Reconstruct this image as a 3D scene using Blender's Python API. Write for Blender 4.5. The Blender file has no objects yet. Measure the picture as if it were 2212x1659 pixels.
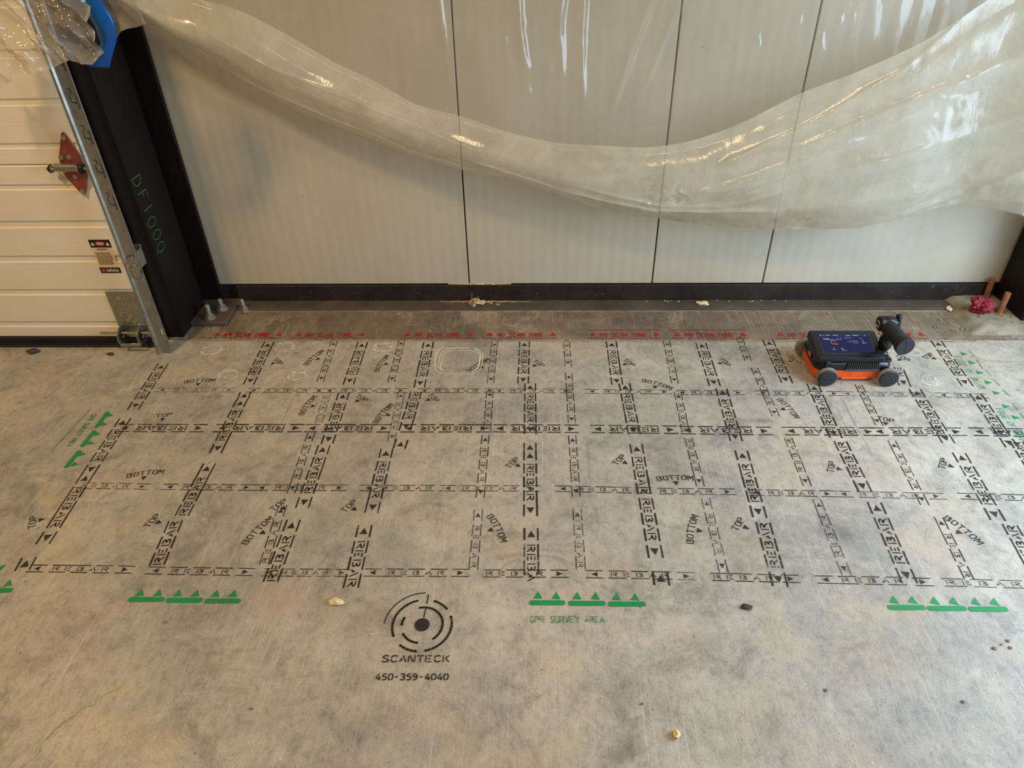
import bpy, math, random
from math import sin, cos, pi, radians, atan2, hypot, exp
from mathutils import Vector, Matrix, noise

random.seed(7)
SC = bpy.context.scene
COL = SC.collection

# ------------------------------------------------------------------ camera
F_PX, PITCH, YAW, ROLL = 1521.835, 0.631930, -0.050006, -0.026207
CAM_H = 1.45
def cam_axes():
    p, y, r = PITCH, YAW, ROLL
    f = Vector((sin(y)*cos(p), cos(y)*cos(p), -sin(p)))
    r0 = Vector((cos(y), -sin(y), 0)); u0 = r0.cross(f)
    return r0*cos(r)+u0*sin(r), u0*cos(r)-r0*sin(r), f
R_, U_, F_ = cam_axes()
cd = bpy.data.cameras.new('camera'); cd.sensor_width = 36; cd.lens = F_PX/2212*36
cd.clip_start = .02; cd.clip_end = 100
cam = bpy.data.objects.new('camera', cd); COL.objects.link(cam)
cam.matrix_world = Matrix(((R_.x, U_.x, -F_.x, 0), (R_.y, U_.y, -F_.y, 0), (R_.z, U_.z, -F_.z, CAM_H), (0, 0, 0, 1)))
SC.camera = cam

# ------------------------------------------------------------------ light
wd = bpy.data.worlds.new('world'); SC.world = wd; wd.use_nodes = True
bg = wd.node_tree.nodes['Background']
bg.inputs[0].default_value = (1.0, .84, .60, 1); bg.inputs[1].default_value = .15
def area(name, loc, target, size, power, color, sy=None):
    l = bpy.data.lights.new(name, 'AREA'); l.energy = power; l.color = color; l.size = size
    if sy: l.shape = 'RECTANGLE'; l.size_y = sy
    o = bpy.data.objects.new(name, l); COL.objects.link(o); o.location = loc
    d = Vector(target)-Vector(loc); o.rotation_euler = d.to_track_quat('-Z', 'Y').to_euler()
    return o
area('ceiling_lamp', (-2.0, .2, 3.7), (-1.0, 1.6, 0), .32, 76, (1, .68, .32))
area('ceiling_lamp', (.5, -.3, 4.0), (.3, 1.4, 0), .32, 28, (1, .73, .40))
area('doorway_daylight', (2.24, 1.05, .98), (1.3, 1.15, .35), 1.55, 98, (.57, .77, 1), 1.75)
SC.view_settings.view_transform = 'Standard'; SC.view_settings.look = 'None'
SC.view_settings.exposure = -0.06; SC.view_settings.gamma = 1; SC.view_settings.use_curve_mapping = False

# ------------------------------------------------------------------ data: floor markings in metres
CREASE = [[(0.114, 0.566),
(0.426, 0.486),
(0.632, 0.481),
(0.845, 0.533)], [(0.555, 0.531),
(0.688, 0.561),
(0.839, 0.595)], [(0.581, 0.623),
(0.813, 0.72),
(1.01, 0.83),
(1.132, 0.911),
(1.238, 1.017),
(1.314, 1.105)], [(0.599, 0.632),
(0.865, 0.689),
(1.107, 0.793),
(1.297, 0.88),
(1.479, 0.964)], [(0.454, 0.53),
(0.609, 0.561),
(0.963, 0.683),
(1.112, 0.724)], [(0.882, 0.575),
(1.163, 0.652),
(1.384, 0.726),
(1.538, 0.815),
(1.641, 0.868)], [(1.268, 0.425),
(1.458, 0.513),
(1.603, 0.652),
(1.709, 0.71)], [(-1.187, 1.054),
(-0.932, 0.891),
(-0.457, 0.69),
(-0.111, 0.571)], [(-1.086, 1.164),
(-0.754, 0.949),
(-0.419, 0.789),
(-0.108, 0.714)], [(-1.139, 1.133),
(-0.861, 0.961),
(-0.554, 0.834),
(-0.229, 0.699),
(0.235, 0.584)], [(-0.267, 0.666),
(0.084, 0.544),
(0.397, 0.467),
(0.86, 0.459)]]
MARKS = [(-1.3924, 2.0988, -1.3764, 1.8231, 'T', 1, 1, 5),
(-1.3796, 1.7782, -1.3652, 1.5083, 'T', 1, 1, 5),
(-1.3653, 1.5144, -1.3458, 1.237, 'T', 1, 1, 5),
(-1.3552, 1.1917, -1.3486, 1.1482, 'T', 1, 1, 1),
(-1.0424, 2.247, -1.0287, 1.9696, 'T', -1, 1, 5),
(-1.0216, 1.8845, -1.0107, 1.6083, 'T', -1, 1, 5),
(-1.0243, 1.9268, -1.0199, 1.8923, 'T', -1, 1, 1),
(-1.0107, 1.5608, -1.0069, 1.3452, 'T', -1, 1, 4),
(-1.0159, 1.3269, -1.0, 1.171, 'T', -1, 2, 4),
(-0.679, 2.2459, -0.6734, 1.9716, 'T', -1, 1, 5),
(-0.6782, 1.9247, -0.6707, 1.6562, 'T', -1, 1, 5),
(-0.6777, 1.65, -0.6737, 1.3807, 'T', -1, 1, 5),
(-0.6844, 1.336, -0.6836, 1.1237, 'T', -1, 1, 4),
(-0.4258, 2.2481, -0.4208, 1.9568, 'T', 1, 1, 5),
(-0.428, 1.9313, -0.4344, 1.7229, 'T', 1, 2, 5),
(-0.4765, 1.6355, -0.4725, 1.3634, 'T', 1, 1, 5),
(-0.4357, 1.6789, -0.4384, 1.6387, 'T', 1, 1, 1),
(-0.48, 1.3187, -0.4744, 1.1095, 'T', 1, 1, 4),
(-0.0605, 2.2513, -0.0603, 1.981, 'T', 1, 1, 5),
(-0.0354, 1.9812, -0.0317, 1.7099, 'T', 1, 1, 5),
(-0.0313, 1.6294, -0.0259, 1.3589, 'T', 1, 1, 5),
(-0.0318, 1.6672, -0.0313, 1.6294, 'T', 1, 1, 1),
(-0.0238, 1.3151, -0.0212, 1.1593, 'T', 1, 1, 3),
(0.2667, 2.2519, 0.2658, 1.9755, 'T', 1, 1, 5),
(0.2911, 1.983, 0.2972, 1.7113, 'T', 1, 1, 5),
(0.2972, 1.6639, 0.2975, 1.4484, 'T', 1, 1, 4),
(0.2989, 1.4322, 0.3008, 1.2168, 'T', 1, 2, 5),
(0.305, 1.1743, 0.3045, 1.1444, 'T', 1, 1, 1),
(0.6, 2.2439, 0.5992, 1.9694, 'T', 1, 1, 5),
(0.6178, 1.9561, 0.6088, 1.681, 'T', -1, 1, 5),
(0.6134, 1.6375, 0.6022, 1.3623, 'T', -1, 1, 5),
(0.6061, 1.346, 0.5959, 1.1328, 'T', -1, 2, 5),
(0.8524, 2.2629, 0.8489, 1.9874, 'T', -1, 1, 5),
(0.933, 1.9828, 0.9187, 1.6997, 'T', -1, 1, 5),
(0.9261, 1.684, 0.923, 1.4663, 'T', -1, 2, 5),
(0.9326, 1.4248, 0.9163, 1.1507, 'T', -1, 1, 5),
(1.2562, 2.0742, 1.2395, 1.9717, 'T', -1, 4, 5),
(1.2645, 1.9559, 1.2507, 1.6783, 'T', -1, 1, 5),
(1.261, 1.6344, 1.2371, 1.3613, 'T', -1, 1, 5),
(1.2598, 1.3464, 1.2397, 1.1624, 'T', -1, 2, 5),
(1.468, 2.2593, 1.4479, 1.9742, 'T', -1, 1, 5),
(1.4534, 1.9321, 1.4305, 1.6594, 'T', -1, 1, 5),
(1.4574, 1.6894, 1.4363, 1.5233, 'T', -1, 2, 5),
(-0.7903, 2.2545, -0.7774, 1.986, 'B', -1, 1, 5),
(-0.735, 1.9113, -0.7239, 1.7584, 'B', -1, 2, 4),
(-0.7348, 1.7104, -0.7221, 1.4371, 'B', -1, 1, 5),
(-0.7321, 1.3903, -0.7185, 1.1772, 'B', -1, 1, 4),
(-0.5303, 2.2594, -0.5249, 1.9859, 'B', -1, 1, 5),
(-0.4778, 1.9288, -0.4699, 1.6703, 'B', -1, 1, 5),
(-0.1742, 2.2529, -0.1736, 1.9841, 'B', 1, 1, 5),
(-0.1732, 1.9401, -0.1697, 1.7253, 'B', 1, 1, 4),
(-0.173, 1.7042, -0.1709, 1.4281, 'B', 1, 1, 5),
(-0.172, 1.3824, -0.1707, 1.1708, 'B', 1, 1, 4),
(0.0986, 2.2455, 0.1, 2.0875, 'B', 1, 3, 5),
(0.1005, 2.0438, 0.1021, 1.7625, 'B', 1, 1, 5),
(0.1009, 1.704, 0.1034, 1.4351, 'B', 1, 1, 5),
(0.1039, 1.3886, 0.1052, 1.1764, 'B', 1, 1, 4),
(0.4744, 2.2566, 0.4652, 1.984, 'B', 1, 1, 5),
(0.4667, 1.932, 0.4594, 1.7189, 'B', 1, 1, 4),
(0.4636, 1.6963, 0.4625, 1.4814, 'B', 1, 2, 5),
(0.4679, 1.4347, 0.4658, 1.1729, 'B', 1, 1, 5),
(0.751, 2.269, 0.7473, 2.1241, 'B', -1, 3, 5),
(0.7587, 2.0793, 0.7624, 1.8038, 'B', -1, 1, 5),
(0.7715, 1.6993, 0.7676, 1.4854, 'B', -1, 2, 5),
(0.7776, 1.4344, 0.7697, 1.1699, 'B', -1, 1, 5),
(1.0862, 1.9804, 1.0747, 1.7622, 'B', -1, 2, 5),
(1.0833, 1.6886, 1.0672, 1.4159, 'B', 1, 1, 5),
(1.0841, 1.3716, 1.0666, 1.1632, 'B', 1, 1, 4),
(-1.3482, 1.9356, -1.0627, 1.9361, 'B', 1, 1, 5),
(-1.0235, 1.9348, -0.7421, 1.9344, 'B', 1, 1, 5),
(-0.7575, 1.9343, -0.4571, 1.9362, 'B', 1, 1, 5),
(-0.4244, 1.9364, -0.1493, 1.9381, 'B', 1, 1, 5),
(-0.1666, 1.938, 0.1115, 1.9383, 'B', 1, 1, 5),
(0.1521, 1.9364, 0.448, 1.9347, 'B', 1, 1, 5),
(0.4625, 1.9319, 0.6891, 1.9317, 'B', 1, 1, 5),
(0.7263, 1.9314, 1.0128, 1.9292, 'B', 1, 1, 5),
(1.0091, 1.9292, 1.2804, 1.9242, 'B', 1, 1, 5),
(1.3204, 1.9238, 1.4871, 1.9194, 'B', 1, 1, 3),
(-1.3827, 1.7272, -1.0877, 1.7287, 'T', -1, 1, 5),
(-1.0585, 1.7292, -0.7675, 1.7318, 'T', -1, 1, 5),
(-0.7617, 1.7319, -0.4806, 1.7333, 'T', -1, 1, 5),
(-0.4483, 1.7336, -0.157, 1.7362, 'T', -1, 1, 5),
(-0.1513, 1.7363, 0.1226, 1.7365, 'T', -1, 1, 5),
(0.161, 1.7363, 0.4361, 1.7347, 'T', -1, 1, 5),
(0.4429, 1.7331, 0.7305, 1.7312, 'T', -1, 1, 5),
(0.7659, 1.7315, 1.0527, 1.7313, 'T', -1, 1, 5),
(1.0388, 1.7311, 1.3221, 1.7338, 'T', -1, 1, 5),
(1.3445, 1.734, 1.6268, 1.7281, 'T', -1, 1, 5),
(-1.3637, 1.4612, -1.1509, 1.459, 'B', 1, 2, 5),
(-1.1129, 1.4589, -0.838, 1.4595, 'B', 1, 1, 5),
(-0.838, 1.4595, -0.5627, 1.4617, 'B', 1, 1, 5),
(-0.5238, 1.4622, -0.3066, 1.4641, 'B', 1, 1, 4),
(-0.2919, 1.4642, 0.0015, 1.4662, 'B', 1, 1, 5),
(0.0438, 1.4667, 0.3208, 1.4619, 'B', 1, 1, 5),
(0.338, 1.4608, 0.5581, 1.4605, 'B', 1, 2, 5),
(0.5946, 1.4586, 0.8337, 1.456, 'B', 1, 1, 5),
(0.8337, 1.456, 1.1385, 1.4505, 'B', 1, 1, 5),
(1.1754, 1.452, 1.461, 1.4455, 'B', 1, 1, 5),
(-1.3354, 1.1556, -1.0545, 1.1557, 'B', 1, 1, 5),
(-1.0183, 1.154, -0.7357, 1.1538, 'B', 1, 1, 5),
(-0.7144, 1.1532, -0.4892, 1.1555, 'B', 1, 1, 5),
(-0.4501, 1.1574, -0.1805, 1.161, 'B', 1, 1, 5),
(-0.1429, 1.1601, 0.0726, 1.1625, 'B', 1, 2, 5),
(0.1165, 1.1625, 0.3333, 1.1615, 'B', 1, 1, 4),
(0.3484, 1.1606, 0.4177, 1.1604, 'B', 1, 5, 5),
(0.4316, 1.1595, 0.65, 1.1566, 'B', 1, 2, 5),
(0.6901, 1.1558, 0.9069, 1.1545, 'B', 1, 1, 4),
(0.9281, 1.1529, 0.9903, 1.1528, 'B', 1, 5, 5),
(0.9982, 1.153, 1.2624, 1.1481, 'B', 1, 2, 5)]
LABS = [('TOP', -0.9695, 2.1132, -0.988, 2.0944),
('TOP', -0.6101, 1.8923, -0.6247, 1.8732),
('TOP', -0.3648, 1.8961, -0.3832, 1.8819),
('TOP', -0.0075, 2.103, -0.0233, 2.0886),
('TOP', 0.3187, 2.1099, 0.3033, 2.0994),
('TOP', 0.6609, 2.1142, 0.6417, 2.1056),
('TOP', 0.9119, 2.1293, 0.8916, 2.119),
('TOP', 1.2998, 2.1442, 1.2823, 2.1299),
('TOP', 1.3967, 2.1553, 1.4119, 2.1361),
('TOP', -1.2551, 1.7928, -1.2504, 1.7693),
('TOP', -1.4184, 1.3163, -1.4009, 1.3249),
('TOP', -1.0806, 1.3255, -1.0604, 1.3196),
('TOP', -0.7423, 1.3902, -0.7268, 1.3781),
('TOP', -0.5395, 1.3885, -0.5218, 1.3765),
('TOP', -0.0819, 1.5742, -0.0663, 1.5625),
('TOP', 0.2402, 1.5909, 0.2558, 1.5781),
('TOP', 0.8631, 1.5674, 0.8836, 1.5576),
('TOP', 0.5394, 1.3365, 0.557, 1.3242),
('TOP', 1.1047, 1.7905, 1.0971, 1.7708),
('TOP', 1.1937, 1.5854, 1.211, 1.5745),
('BOTTOM', -0.8402, 2.1384, -0.8215, 2.1302),
('BOTTOM', -0.7857, 1.8513, -0.769, 1.8479),
('BOTTOM', -0.5798, 2.1024, -0.5629, 2.0985),
('BOTTOM', -0.5214, 1.8093, -0.5079, 1.8041),
('BOTTOM', -1.2122, 1.9896, -1.2102, 1.9694),
('BOTTOM', -1.1893, 1.5153, -1.1855, 1.4961),
('BOTTOM', -0.7735, 1.2951, -0.7562, 1.2869),
('BOTTOM', -0.2256, 2.0918, -0.21, 2.0783),
('BOTTOM', 0.4031, 1.98, 0.3944, 1.9631),
('BOTTOM', -0.1164, 1.3136, -0.1335, 1.3058),
('BOTTOM', 0.3937, 1.5143, 0.3944, 1.4963),
('BOTTOM', 0.4102, 1.3178, 0.4295, 1.3118),
('BOTTOM', 0.8137, 1.8483, 0.7892, 1.8408),
('BOTTOM', 1.1293, 1.3262, 1.1116, 1.3169)]
RED = [(-1.2815, 2.2949, -1.003, 2.2952),
(-0.9584, 2.2953, -0.6763, 2.2956),
(-0.5298, 2.2957, -0.2547, 2.296),
(-0.21, 2.296, 0.0643, 2.2963),
(0.184, 2.2964, 0.4587, 2.2967),
(0.5058, 2.2968, 0.7875, 2.2971),
(0.8932, 2.2972, 1.1657, 2.2974),
(1.1914, 2.2975, 1.4479, 2.2977)]
BARS = [(-1.0171, 1.0642, -0.9395, 1.0657),
(-0.9201, 1.0638, -0.8428, 1.0653),
(-0.8235, 1.0635, -0.7465, 1.0649),
(-1.4204, 1.0842, -1.3416, 1.0856),
(-0.0186, 1.0732, 0.0557, 1.0746),
(0.0764, 1.0733, 0.154, 1.0747),
(0.1731, 1.073, 0.2512, 1.0744),
(0.8413, 1.076, 0.9163, 1.0774),
(0.9343, 1.0752, 1.0123, 1.0767),
(1.0299, 1.0749, 1.1079, 1.0764),
(-1.4545, 1.7328, -1.4549, 1.8043),
(-1.4508, 1.6388, -1.4504, 1.7079),
(-1.4483, 1.5407, -1.4475, 1.6107)]
TRIS = [(-1.0025, 1.0847, -1.0042, 1.0981),
(-0.9566, 1.0855, -0.958, 1.0989),
(-0.9059, 1.0856, -0.9071, 1.0989),
(-0.8604, 1.086, -0.8612, 1.0993),
(-0.8095, 1.086, -0.8101, 1.0994),
(-0.7653, 1.0864, -0.7655, 1.0997),
(-1.3584, 1.1075, -1.3624, 1.1213),
(-1.403, 1.1076, -1.4073, 1.1214),
(-1.4091, 1.1567, -1.4039, 1.164),
(-0.0041, 1.0958, -0.0041, 1.1068),
(0.0407, 1.0949, 0.0409, 1.1059),
(0.0922, 1.0954, 0.0927, 1.1064),
(0.1372, 1.0958, 0.1379, 1.1068),
(0.1892, 1.095, 0.1901, 1.106),
(0.2338, 1.0946, 0.235, 1.1055),
(0.8573, 1.0984, 0.8608, 1.1134),
(0.9021, 1.0992, 0.9059, 1.1142),
(0.9532, 1.0979, 0.9573, 1.1129),
(0.9987, 1.098, 1.0031, 1.113),
(1.0498, 1.0975, 1.0546, 1.1125),
(1.0943, 1.0973, 1.0994, 1.1122),
(-1.4382, 1.7925, -1.4262, 1.7914),
(-1.4352, 1.7456, -1.4233, 1.7446),
(-1.4336, 1.6957, -1.422, 1.6947),
(-1.4302, 1.6508, -1.4188, 1.6498),
(-1.4296, 1.5989, -1.4184, 1.598),
(-1.4272, 1.552, -1.4161, 1.5511),
(1.5292, 2.1701, 1.5419, 2.168),
(1.5294, 2.1133, 1.5419, 2.1112),
(1.527, 2.0531, 1.5393, 2.0511),
(1.5269, 1.9958, 1.5389, 1.9939),
(1.5242, 1.9356, 1.536, 1.9339),
(1.5176, 1.863, 1.5291, 1.8614),
(1.5189, 1.8053, 1.5302, 1.8037)]
GDASH = [(1.5579, 2.1957, 1.5569, 2.1544),
(1.5551, 2.1344, 1.5475, 2.0754),
(1.5534, 2.0721, 1.5559, 2.0352),
(1.5518, 2.0122, 1.5561, 1.9767),
(1.5521, 1.9545, 1.5594, 1.9162),
(1.5465, 1.881, 1.5438, 1.8457),
(1.5431, 1.8312, 1.5424, 1.7942)]
TXT = {'gpr_front': (-0.0217, 1.0161, 0.154, 1.0196), 'gpr_side': (-1.4951, 1.795, -1.4921, 1.6341), 'edge': (1.4949, 2.1556, 1.4891, 1.9605), 'edge2': (1.4867, 1.8511, 1.4807, 1.6857), 'scanteck': (-0.3579, 0.9061, -0.2039, 0.9093), 'phone': (-0.3642, 0.8618, -0.2023, 0.8654), 'logo': (-0.2796, 1.0059), 'logo_r': (-0.2088, 1.0073)}
CHALK = [(-1.2435, 2.1879, 0.0397, 0.0357, 3),
(-1.1187, 2.0248, 0.039, 0.0307, 3),
(-0.9678, 2.2102, 0.0377, 0.0361, 5),
(-0.8645, 2.0206, 0.0354, 0.032, 5),
(-0.5944, 2.2067, 0.0373, 0.0324, 4),
(-0.2945, 2.1213, 0.0852, 0.0855, 3),
(0.904, 2.1522, 0.0256, 0.0512, 4),
(1.3367, 2.0077, 0.0319, 0.0388, 7),
(1.3507, 2.1769, 0.0317, 0.0218, 3)]
SH_BOT = [(-1.279, 1.148),
(-1.224, 1.096),
(-1.152, 1.019),
(-1.003, 0.931),
(-0.816, 0.806),
(-0.64, 0.736),
(-0.428, 0.655),
(-0.271, 0.608),
(-0.111, 0.579),
(0.051, 0.519),
(0.267, 0.441),
(0.417, 0.422),
(0.636, 0.384),
(0.803, 0.37),
(0.967, 0.371),
(1.129, 0.374),
(1.281, 0.411),
(1.367, 0.442),
(1.483, 0.473),
(1.528, 0.476),
(1.645, 0.459)]
SH_TOP = [(-1.042, 1.142),
(-0.933, 1.114),
(-0.776, 1.027),
(-0.67, 0.957),
(-0.557, 0.907),
(-0.414, 0.821),
(-0.262, 0.786),
(-0.108, 0.731),
(0.048, 0.694),
(0.363, 0.672),
(0.516, 0.694),
(0.662, 0.746),
(0.851, 0.846),
(0.998, 0.9),
(1.185, 0.991),
(1.373, 1.137)]
L1B = [(-1.665, 0.937),
(-1.572, 0.958),
(-1.528, 0.984),
(-1.467, 1.004),
(-1.422, 1.01),
(-1.393, 1.018),
(-1.355, 1.031),
(-1.325, 1.041),
(-1.301, 1.032),
(-1.274, 1.025),
(-1.246, 1.045),
(-1.23, 1.057),
(-1.232, 1.101),
(-1.236, 1.14)]
L1T = [(-1.478, 1.32),
(-1.404, 1.318),
(-1.376, 1.318),
(-1.343, 1.317),
(-1.318, 1.317),
(-1.3, 1.316),
(-1.282, 1.316),
(-1.269, 1.316),
(-1.257, 1.316),
(-1.245, 1.315),
(-1.233, 1.315),
(-1.225, 1.305),
(-1.221, 1.284),
(-1.227, 1.242)]
TPL = [(-1.261, 1.272),
(-1.255, 1.186),
(-1.252, 1.152),
(-1.245, 1.117),
(-1.245, 1.076),
(-1.275, 1.04),
(-1.315, 1.021)]
TPR = [(-1.211, 1.272),
(-1.2, 1.185),
(-1.189, 1.151),
(-1.185, 1.128),
(-1.192, 1.093),
(-1.216, 1.057),
(-1.248, 1.008)]
L3B = [(-1.248, 1.05),
(-1.229, 1.062),
(-1.205, 1.084),
(-1.183, 1.102),
(-1.162, 1.109),
(-1.134, 1.112),
(-1.103, 1.122)]
L3T = [(-1.23, 1.246),
(-1.211, 1.246),
(-1.191, 1.246),
(-1.166, 1.245),
(-1.147, 1.245),
(-1.135, 1.223),
(-1.125, 1.178)]

# ------------------------------------------------------------------ materials
def srgb(r, g, b):
    f = lambda c: (c/255/12.92 if c/255 <= .04045 else ((c/255+.055)/1.055)**2.4)
    return (f(r), f(g), f(b), 1)
class NT:
    def __init__(s, name):
        s.m = bpy.data.materials.new(name); s.m.use_nodes = True; s.t = s.m.node_tree; s.t.nodes.clear()
        s.out = s.n('ShaderNodeOutputMaterial')
    def n(s, typ, **k):
        x = s.t.nodes.new(typ)
        for a, v in k.items():
            if a.startswith('i_'):
                x.inputs[a[2:].replace('_', ' ')].default_value = v
            else: setattr(x, a, v)
        return x
    def l(s, a, b): s.t.links.new(a, b)
    def coord(s, kind='Object', scale=(1, 1, 1), rot=(0, 0, 0)):
        c = s.n('ShaderNodeTexCoord'); mp = s.n('ShaderNodeMapping')
        mp.inputs['Scale'].default_value = scale; mp.inputs['Rotation'].default_value = rot
        s.l(c.outputs[kind], mp.inputs[0]); return mp.outputs[0]
    def noise(s, co, scale, detail=4, rough=.55, dist=0):
        x = s.n('ShaderNodeTexNoise'); x.inputs['Scale'].default_value = scale; x.inputs['Detail'].default_value = detail
        x.inputs['Roughness'].default_value = rough; x.inputs['Distortion'].default_value = dist
        s.l(co, x.inputs['Vector']); return x.outputs[0]
    def ramp(s, fac, stops, mode='LINEAR'):
        x = s.n('ShaderNodeValToRGB'); x.color_ramp.interpolation = mode; e = x.color_ramp.elements
        while len(e) < len(stops): e.new(.5)
        for i, (p, c) in enumerate(stops):
            e[i].position = p; e[i].color = c if len(c) == 4 else (*c, 1)
        s.l(fac, x.inputs[0]); return x.outputs[0]
    def mix(s, fac, a, b, mode='MIX'):
        x = s.n('ShaderNodeMixRGB', blend_type=mode)
        for i, v in enumerate((fac, a, b)):
            if hasattr(v, 'is_output'): s.l(v, x.inputs[i])
            elif i == 0: x.inputs[0].default_value = v
            else: x.inputs[i].default_value = v
        return x.outputs[0]
    def math(s, op, a, b=0, clamp=False):
        x = s.n('ShaderNodeMath', operation=op); x.use_clamp = clamp
        for i, v in enumerate((a, b)):
            if hasattr(v, 'is_output'): s.l(v, x.inputs[i])
            else: x.inputs[i].default_value = v
        return x.outputs[0]
    def bump(s, h, strength=.3, dist=.01):
        x = s.n('ShaderNodeBump'); x.inputs['Strength'].default_value = strength; x.inputs['Distance'].default_value = dist
        s.l(h, x.inputs['Height']); return x.outputs[0]
    def bsdf(s, color=None, rough=.5, metal=0, normal=None, link=True, **k):
        x = s.n('ShaderNodeBsdfPrincipled')
        if hasattr(color, 'is_output'): s.l(color, x.inputs['Base Color'])
        elif color: x.inputs['Base Color'].default_value = color
        if hasattr(rough, 'is_output'): s.l(rough, x.inputs['Roughness'])
        else: x.inputs['Roughness'].default_value = rough
        x.inputs['Metallic'].default_value = metal
        if normal: s.l(normal, x.inputs['Normal'])
        for a, v in k.items(): x.inputs[a.replace('_', ' ')].default_value = v
        if link: s.l(x.outputs[0], s.out.inputs[0])
        return x.outputs[0]
G1, G0 = (1, 1, 1, 1), (0, 0, 0, 1)
def simple(name, col, rough=.5, metal=0, var=.12, scale=30, bump=.1, spec=.5):
    t = NT(name); co = t.coord()
    f = t.noise(co, scale, 4)
    dark = tuple(c*(1-var) for c in col[:3])+(1,); lite = tuple(min(1, c*(1+var)) for c in col[:3])+(1,)
    c = t.ramp(f, [(.3, dark), (.7, lite)])
    t.bsdf(c, rough, metal, t.bump(f, bump, .002), Specular_IOR_Level=spec); return t.m

def make_concrete():
    t = NT('worn_concrete'); co = t.coord()
    big = t.noise(co, 1.3, 5, .6, .6); med = t.noise(co, 9, 10, .74, .6); fine = t.noise(t.coord(scale=(1, .6, 1), rot=(0, 0, .5)), 55, 8, .78)
    grit = t.noise(co, 190, 3, .7)
    base = t.ramp(big, [(.30, srgb(144, 139, 131)), (.5, srgb(176, 168, 153)), (.72, srgb(194, 181, 160))])
    c = t.mix(.75, base, t.ramp(med, [(.34, (.52, .52, .53)), (.46, (.86, .86, .86)), (.56, (1.02, 1.01, 1)), (.70, (1.2, 1.17, 1.12))]), 'MULTIPLY')
    c = t.mix(.7, c, t.ramp(fine, [(.32, (.50, .50, .50)), (.47, (.97, .97, .97)), (.66, (1.22, 1.20, 1.16))]), 'MULTIPLY')
    c = t.mix(.55, c, t.ramp(grit, [(.3, (.7, .7, .7)), (.55, (1, 1, 1)), (.8, (1.18, 1.18, 1.18))]), 'MULTIPLY')
    # the strip beyond the snapped line along the wall is mixed darker and browner
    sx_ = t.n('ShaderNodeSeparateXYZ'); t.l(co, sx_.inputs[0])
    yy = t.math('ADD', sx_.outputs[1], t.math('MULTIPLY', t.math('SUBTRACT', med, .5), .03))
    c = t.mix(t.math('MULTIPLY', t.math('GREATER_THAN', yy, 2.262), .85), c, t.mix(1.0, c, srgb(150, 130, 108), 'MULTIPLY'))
    # soft dark stains
    st = t.noise(t.coord(scale=(1, 1.3, 1), rot=(0, 0, .4)), 4.2, 12, .76, .9)
    c = t.mix(t.ramp(st, [(.53, G0), (.66, (.62, .62, .62, 1))]), c, srgb(106, 99, 92))
    tn = t.noise(t.coord(rot=(0, 0, .9)), 2.4, 7, .7, 1.5)
    c = t.mix(t.ramp(tn, [(.5, G0), (.7, (.4, .4, .4, 1))]), c, srgb(194, 168, 128))
    # pale dust patches
    du = t.noise(t.coord(scale=(1, .8, 1), rot=(0, 0, -.5)), 4.3, 12, .78, .6)
    c = t.mix(t.ramp(du, [(.54, G0), (.72, (.6, .6, .6, 1))]), c, srgb(214, 206, 188))
    # trowel and drag scratches in three directions
    sc = None
    for ang, sx, sy, lo in ((.25, 150, 2.2, .70), (-.55, 190, 1.9, .69), (1.25, 130, 1.7, .70), (.9, 220, 2.6, .69), (-.15, 170, 2.4, .71)):
        s_ = t.ramp(t.noise(t.coord(scale=(sx, sy, 1), rot=(0, 0, ang)), 1, 2, .5), [(lo-.07, G0), (lo, (.6, .6, .6, 1))])
        ms = t.ramp(t.noise(t.coord(rot=(0, 0, ang)), 2.1+ang, 3), [(.48, G0), (.62, G1)])
        v = t.math('MULTIPLY', s_, ms)
        sc = v if sc is None else t.math('MAXIMUM', sc, v)
    c = t.mix(t.math('MULTIPLY', sc, .6), c, srgb(208, 204, 196))
    ds = t.ramp(t.noise(t.coord(scale=(60, 1.4, 1), rot=(0, 0, .12)), 1, 3, .6), [(.63, G0), (.72, (.5, .5, .5, 1))])
    dm = t.ramp(t.noise(co, 1.7, 3), [(.5, G0), (.6, G1)])
    c = t.mix(t.math('MULTIPLY', ds, dm), c, srgb(105, 99, 92))
    # faint greenish and rosy tinges left by old coatings
    c = t.mix(t.ramp(t.noise(t.coord(rot=(0, 0, 2)), 2.8, 8, .7), [(.54, G0), (.64, (.16, .16, .16, 1))]), c, srgb(120, 140, 112))
    c = t.mix(t.ramp(t.noise(t.coord(rot=(0, 0, 3)), 2.3, 8, .7), [(.54, G0), (.64, (.18, .18, .18, 1))]), c, srgb(178, 138, 124))
    # hairline cracks
    vo = t.n('ShaderNodeTexVoronoi', feature='DISTANCE_TO_EDGE'); vo.inputs['Scale'].default_value = 1.1
    wob = t.n('ShaderNodeVectorMath', operation='ADD'); nz = t.n('ShaderNodeTexNoise'); nz.inputs['Scale'].default_value = 5; nz.inputs['Detail'].default_value = 6
    t.l(co, nz.inputs['Vector']); scl = t.n('ShaderNodeVectorMath', operation='SCALE'); scl.inputs['Scale'].default_value = .25
    t.l(nz.outputs[1], scl.inputs[0]); t.l(scl.outputs[0], wob.inputs[0]); t.l(co, wob.inputs[1]); t.l(wob.outputs[0], vo.inputs['Vector'])
    cr = t.math('MULTIPLY', t.ramp(vo.outputs[0], [(0, G1), (.004, G0)]), t.ramp(big, [(.5, G0), (.62, (.55, .55, .55, 1))]))
    c = t.mix(cr, c, srgb(90, 82, 72))
    # pale specks and pits
    sp = t.ramp(t.noise(co, 85, 2, .5), [(.74, G0), (.77, (.7, .7, .7, 1))])
    c = t.mix(sp, c, srgb(222, 212, 194))
    pit = t.ramp(t.noise(t.coord(rot=(0, 0, 1)), 70, 2, .5), [(.745, G0), (.775, (.7, .7, .7, 1))])
    c = t.mix(pit, c, srgb(74, 66, 56))
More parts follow.
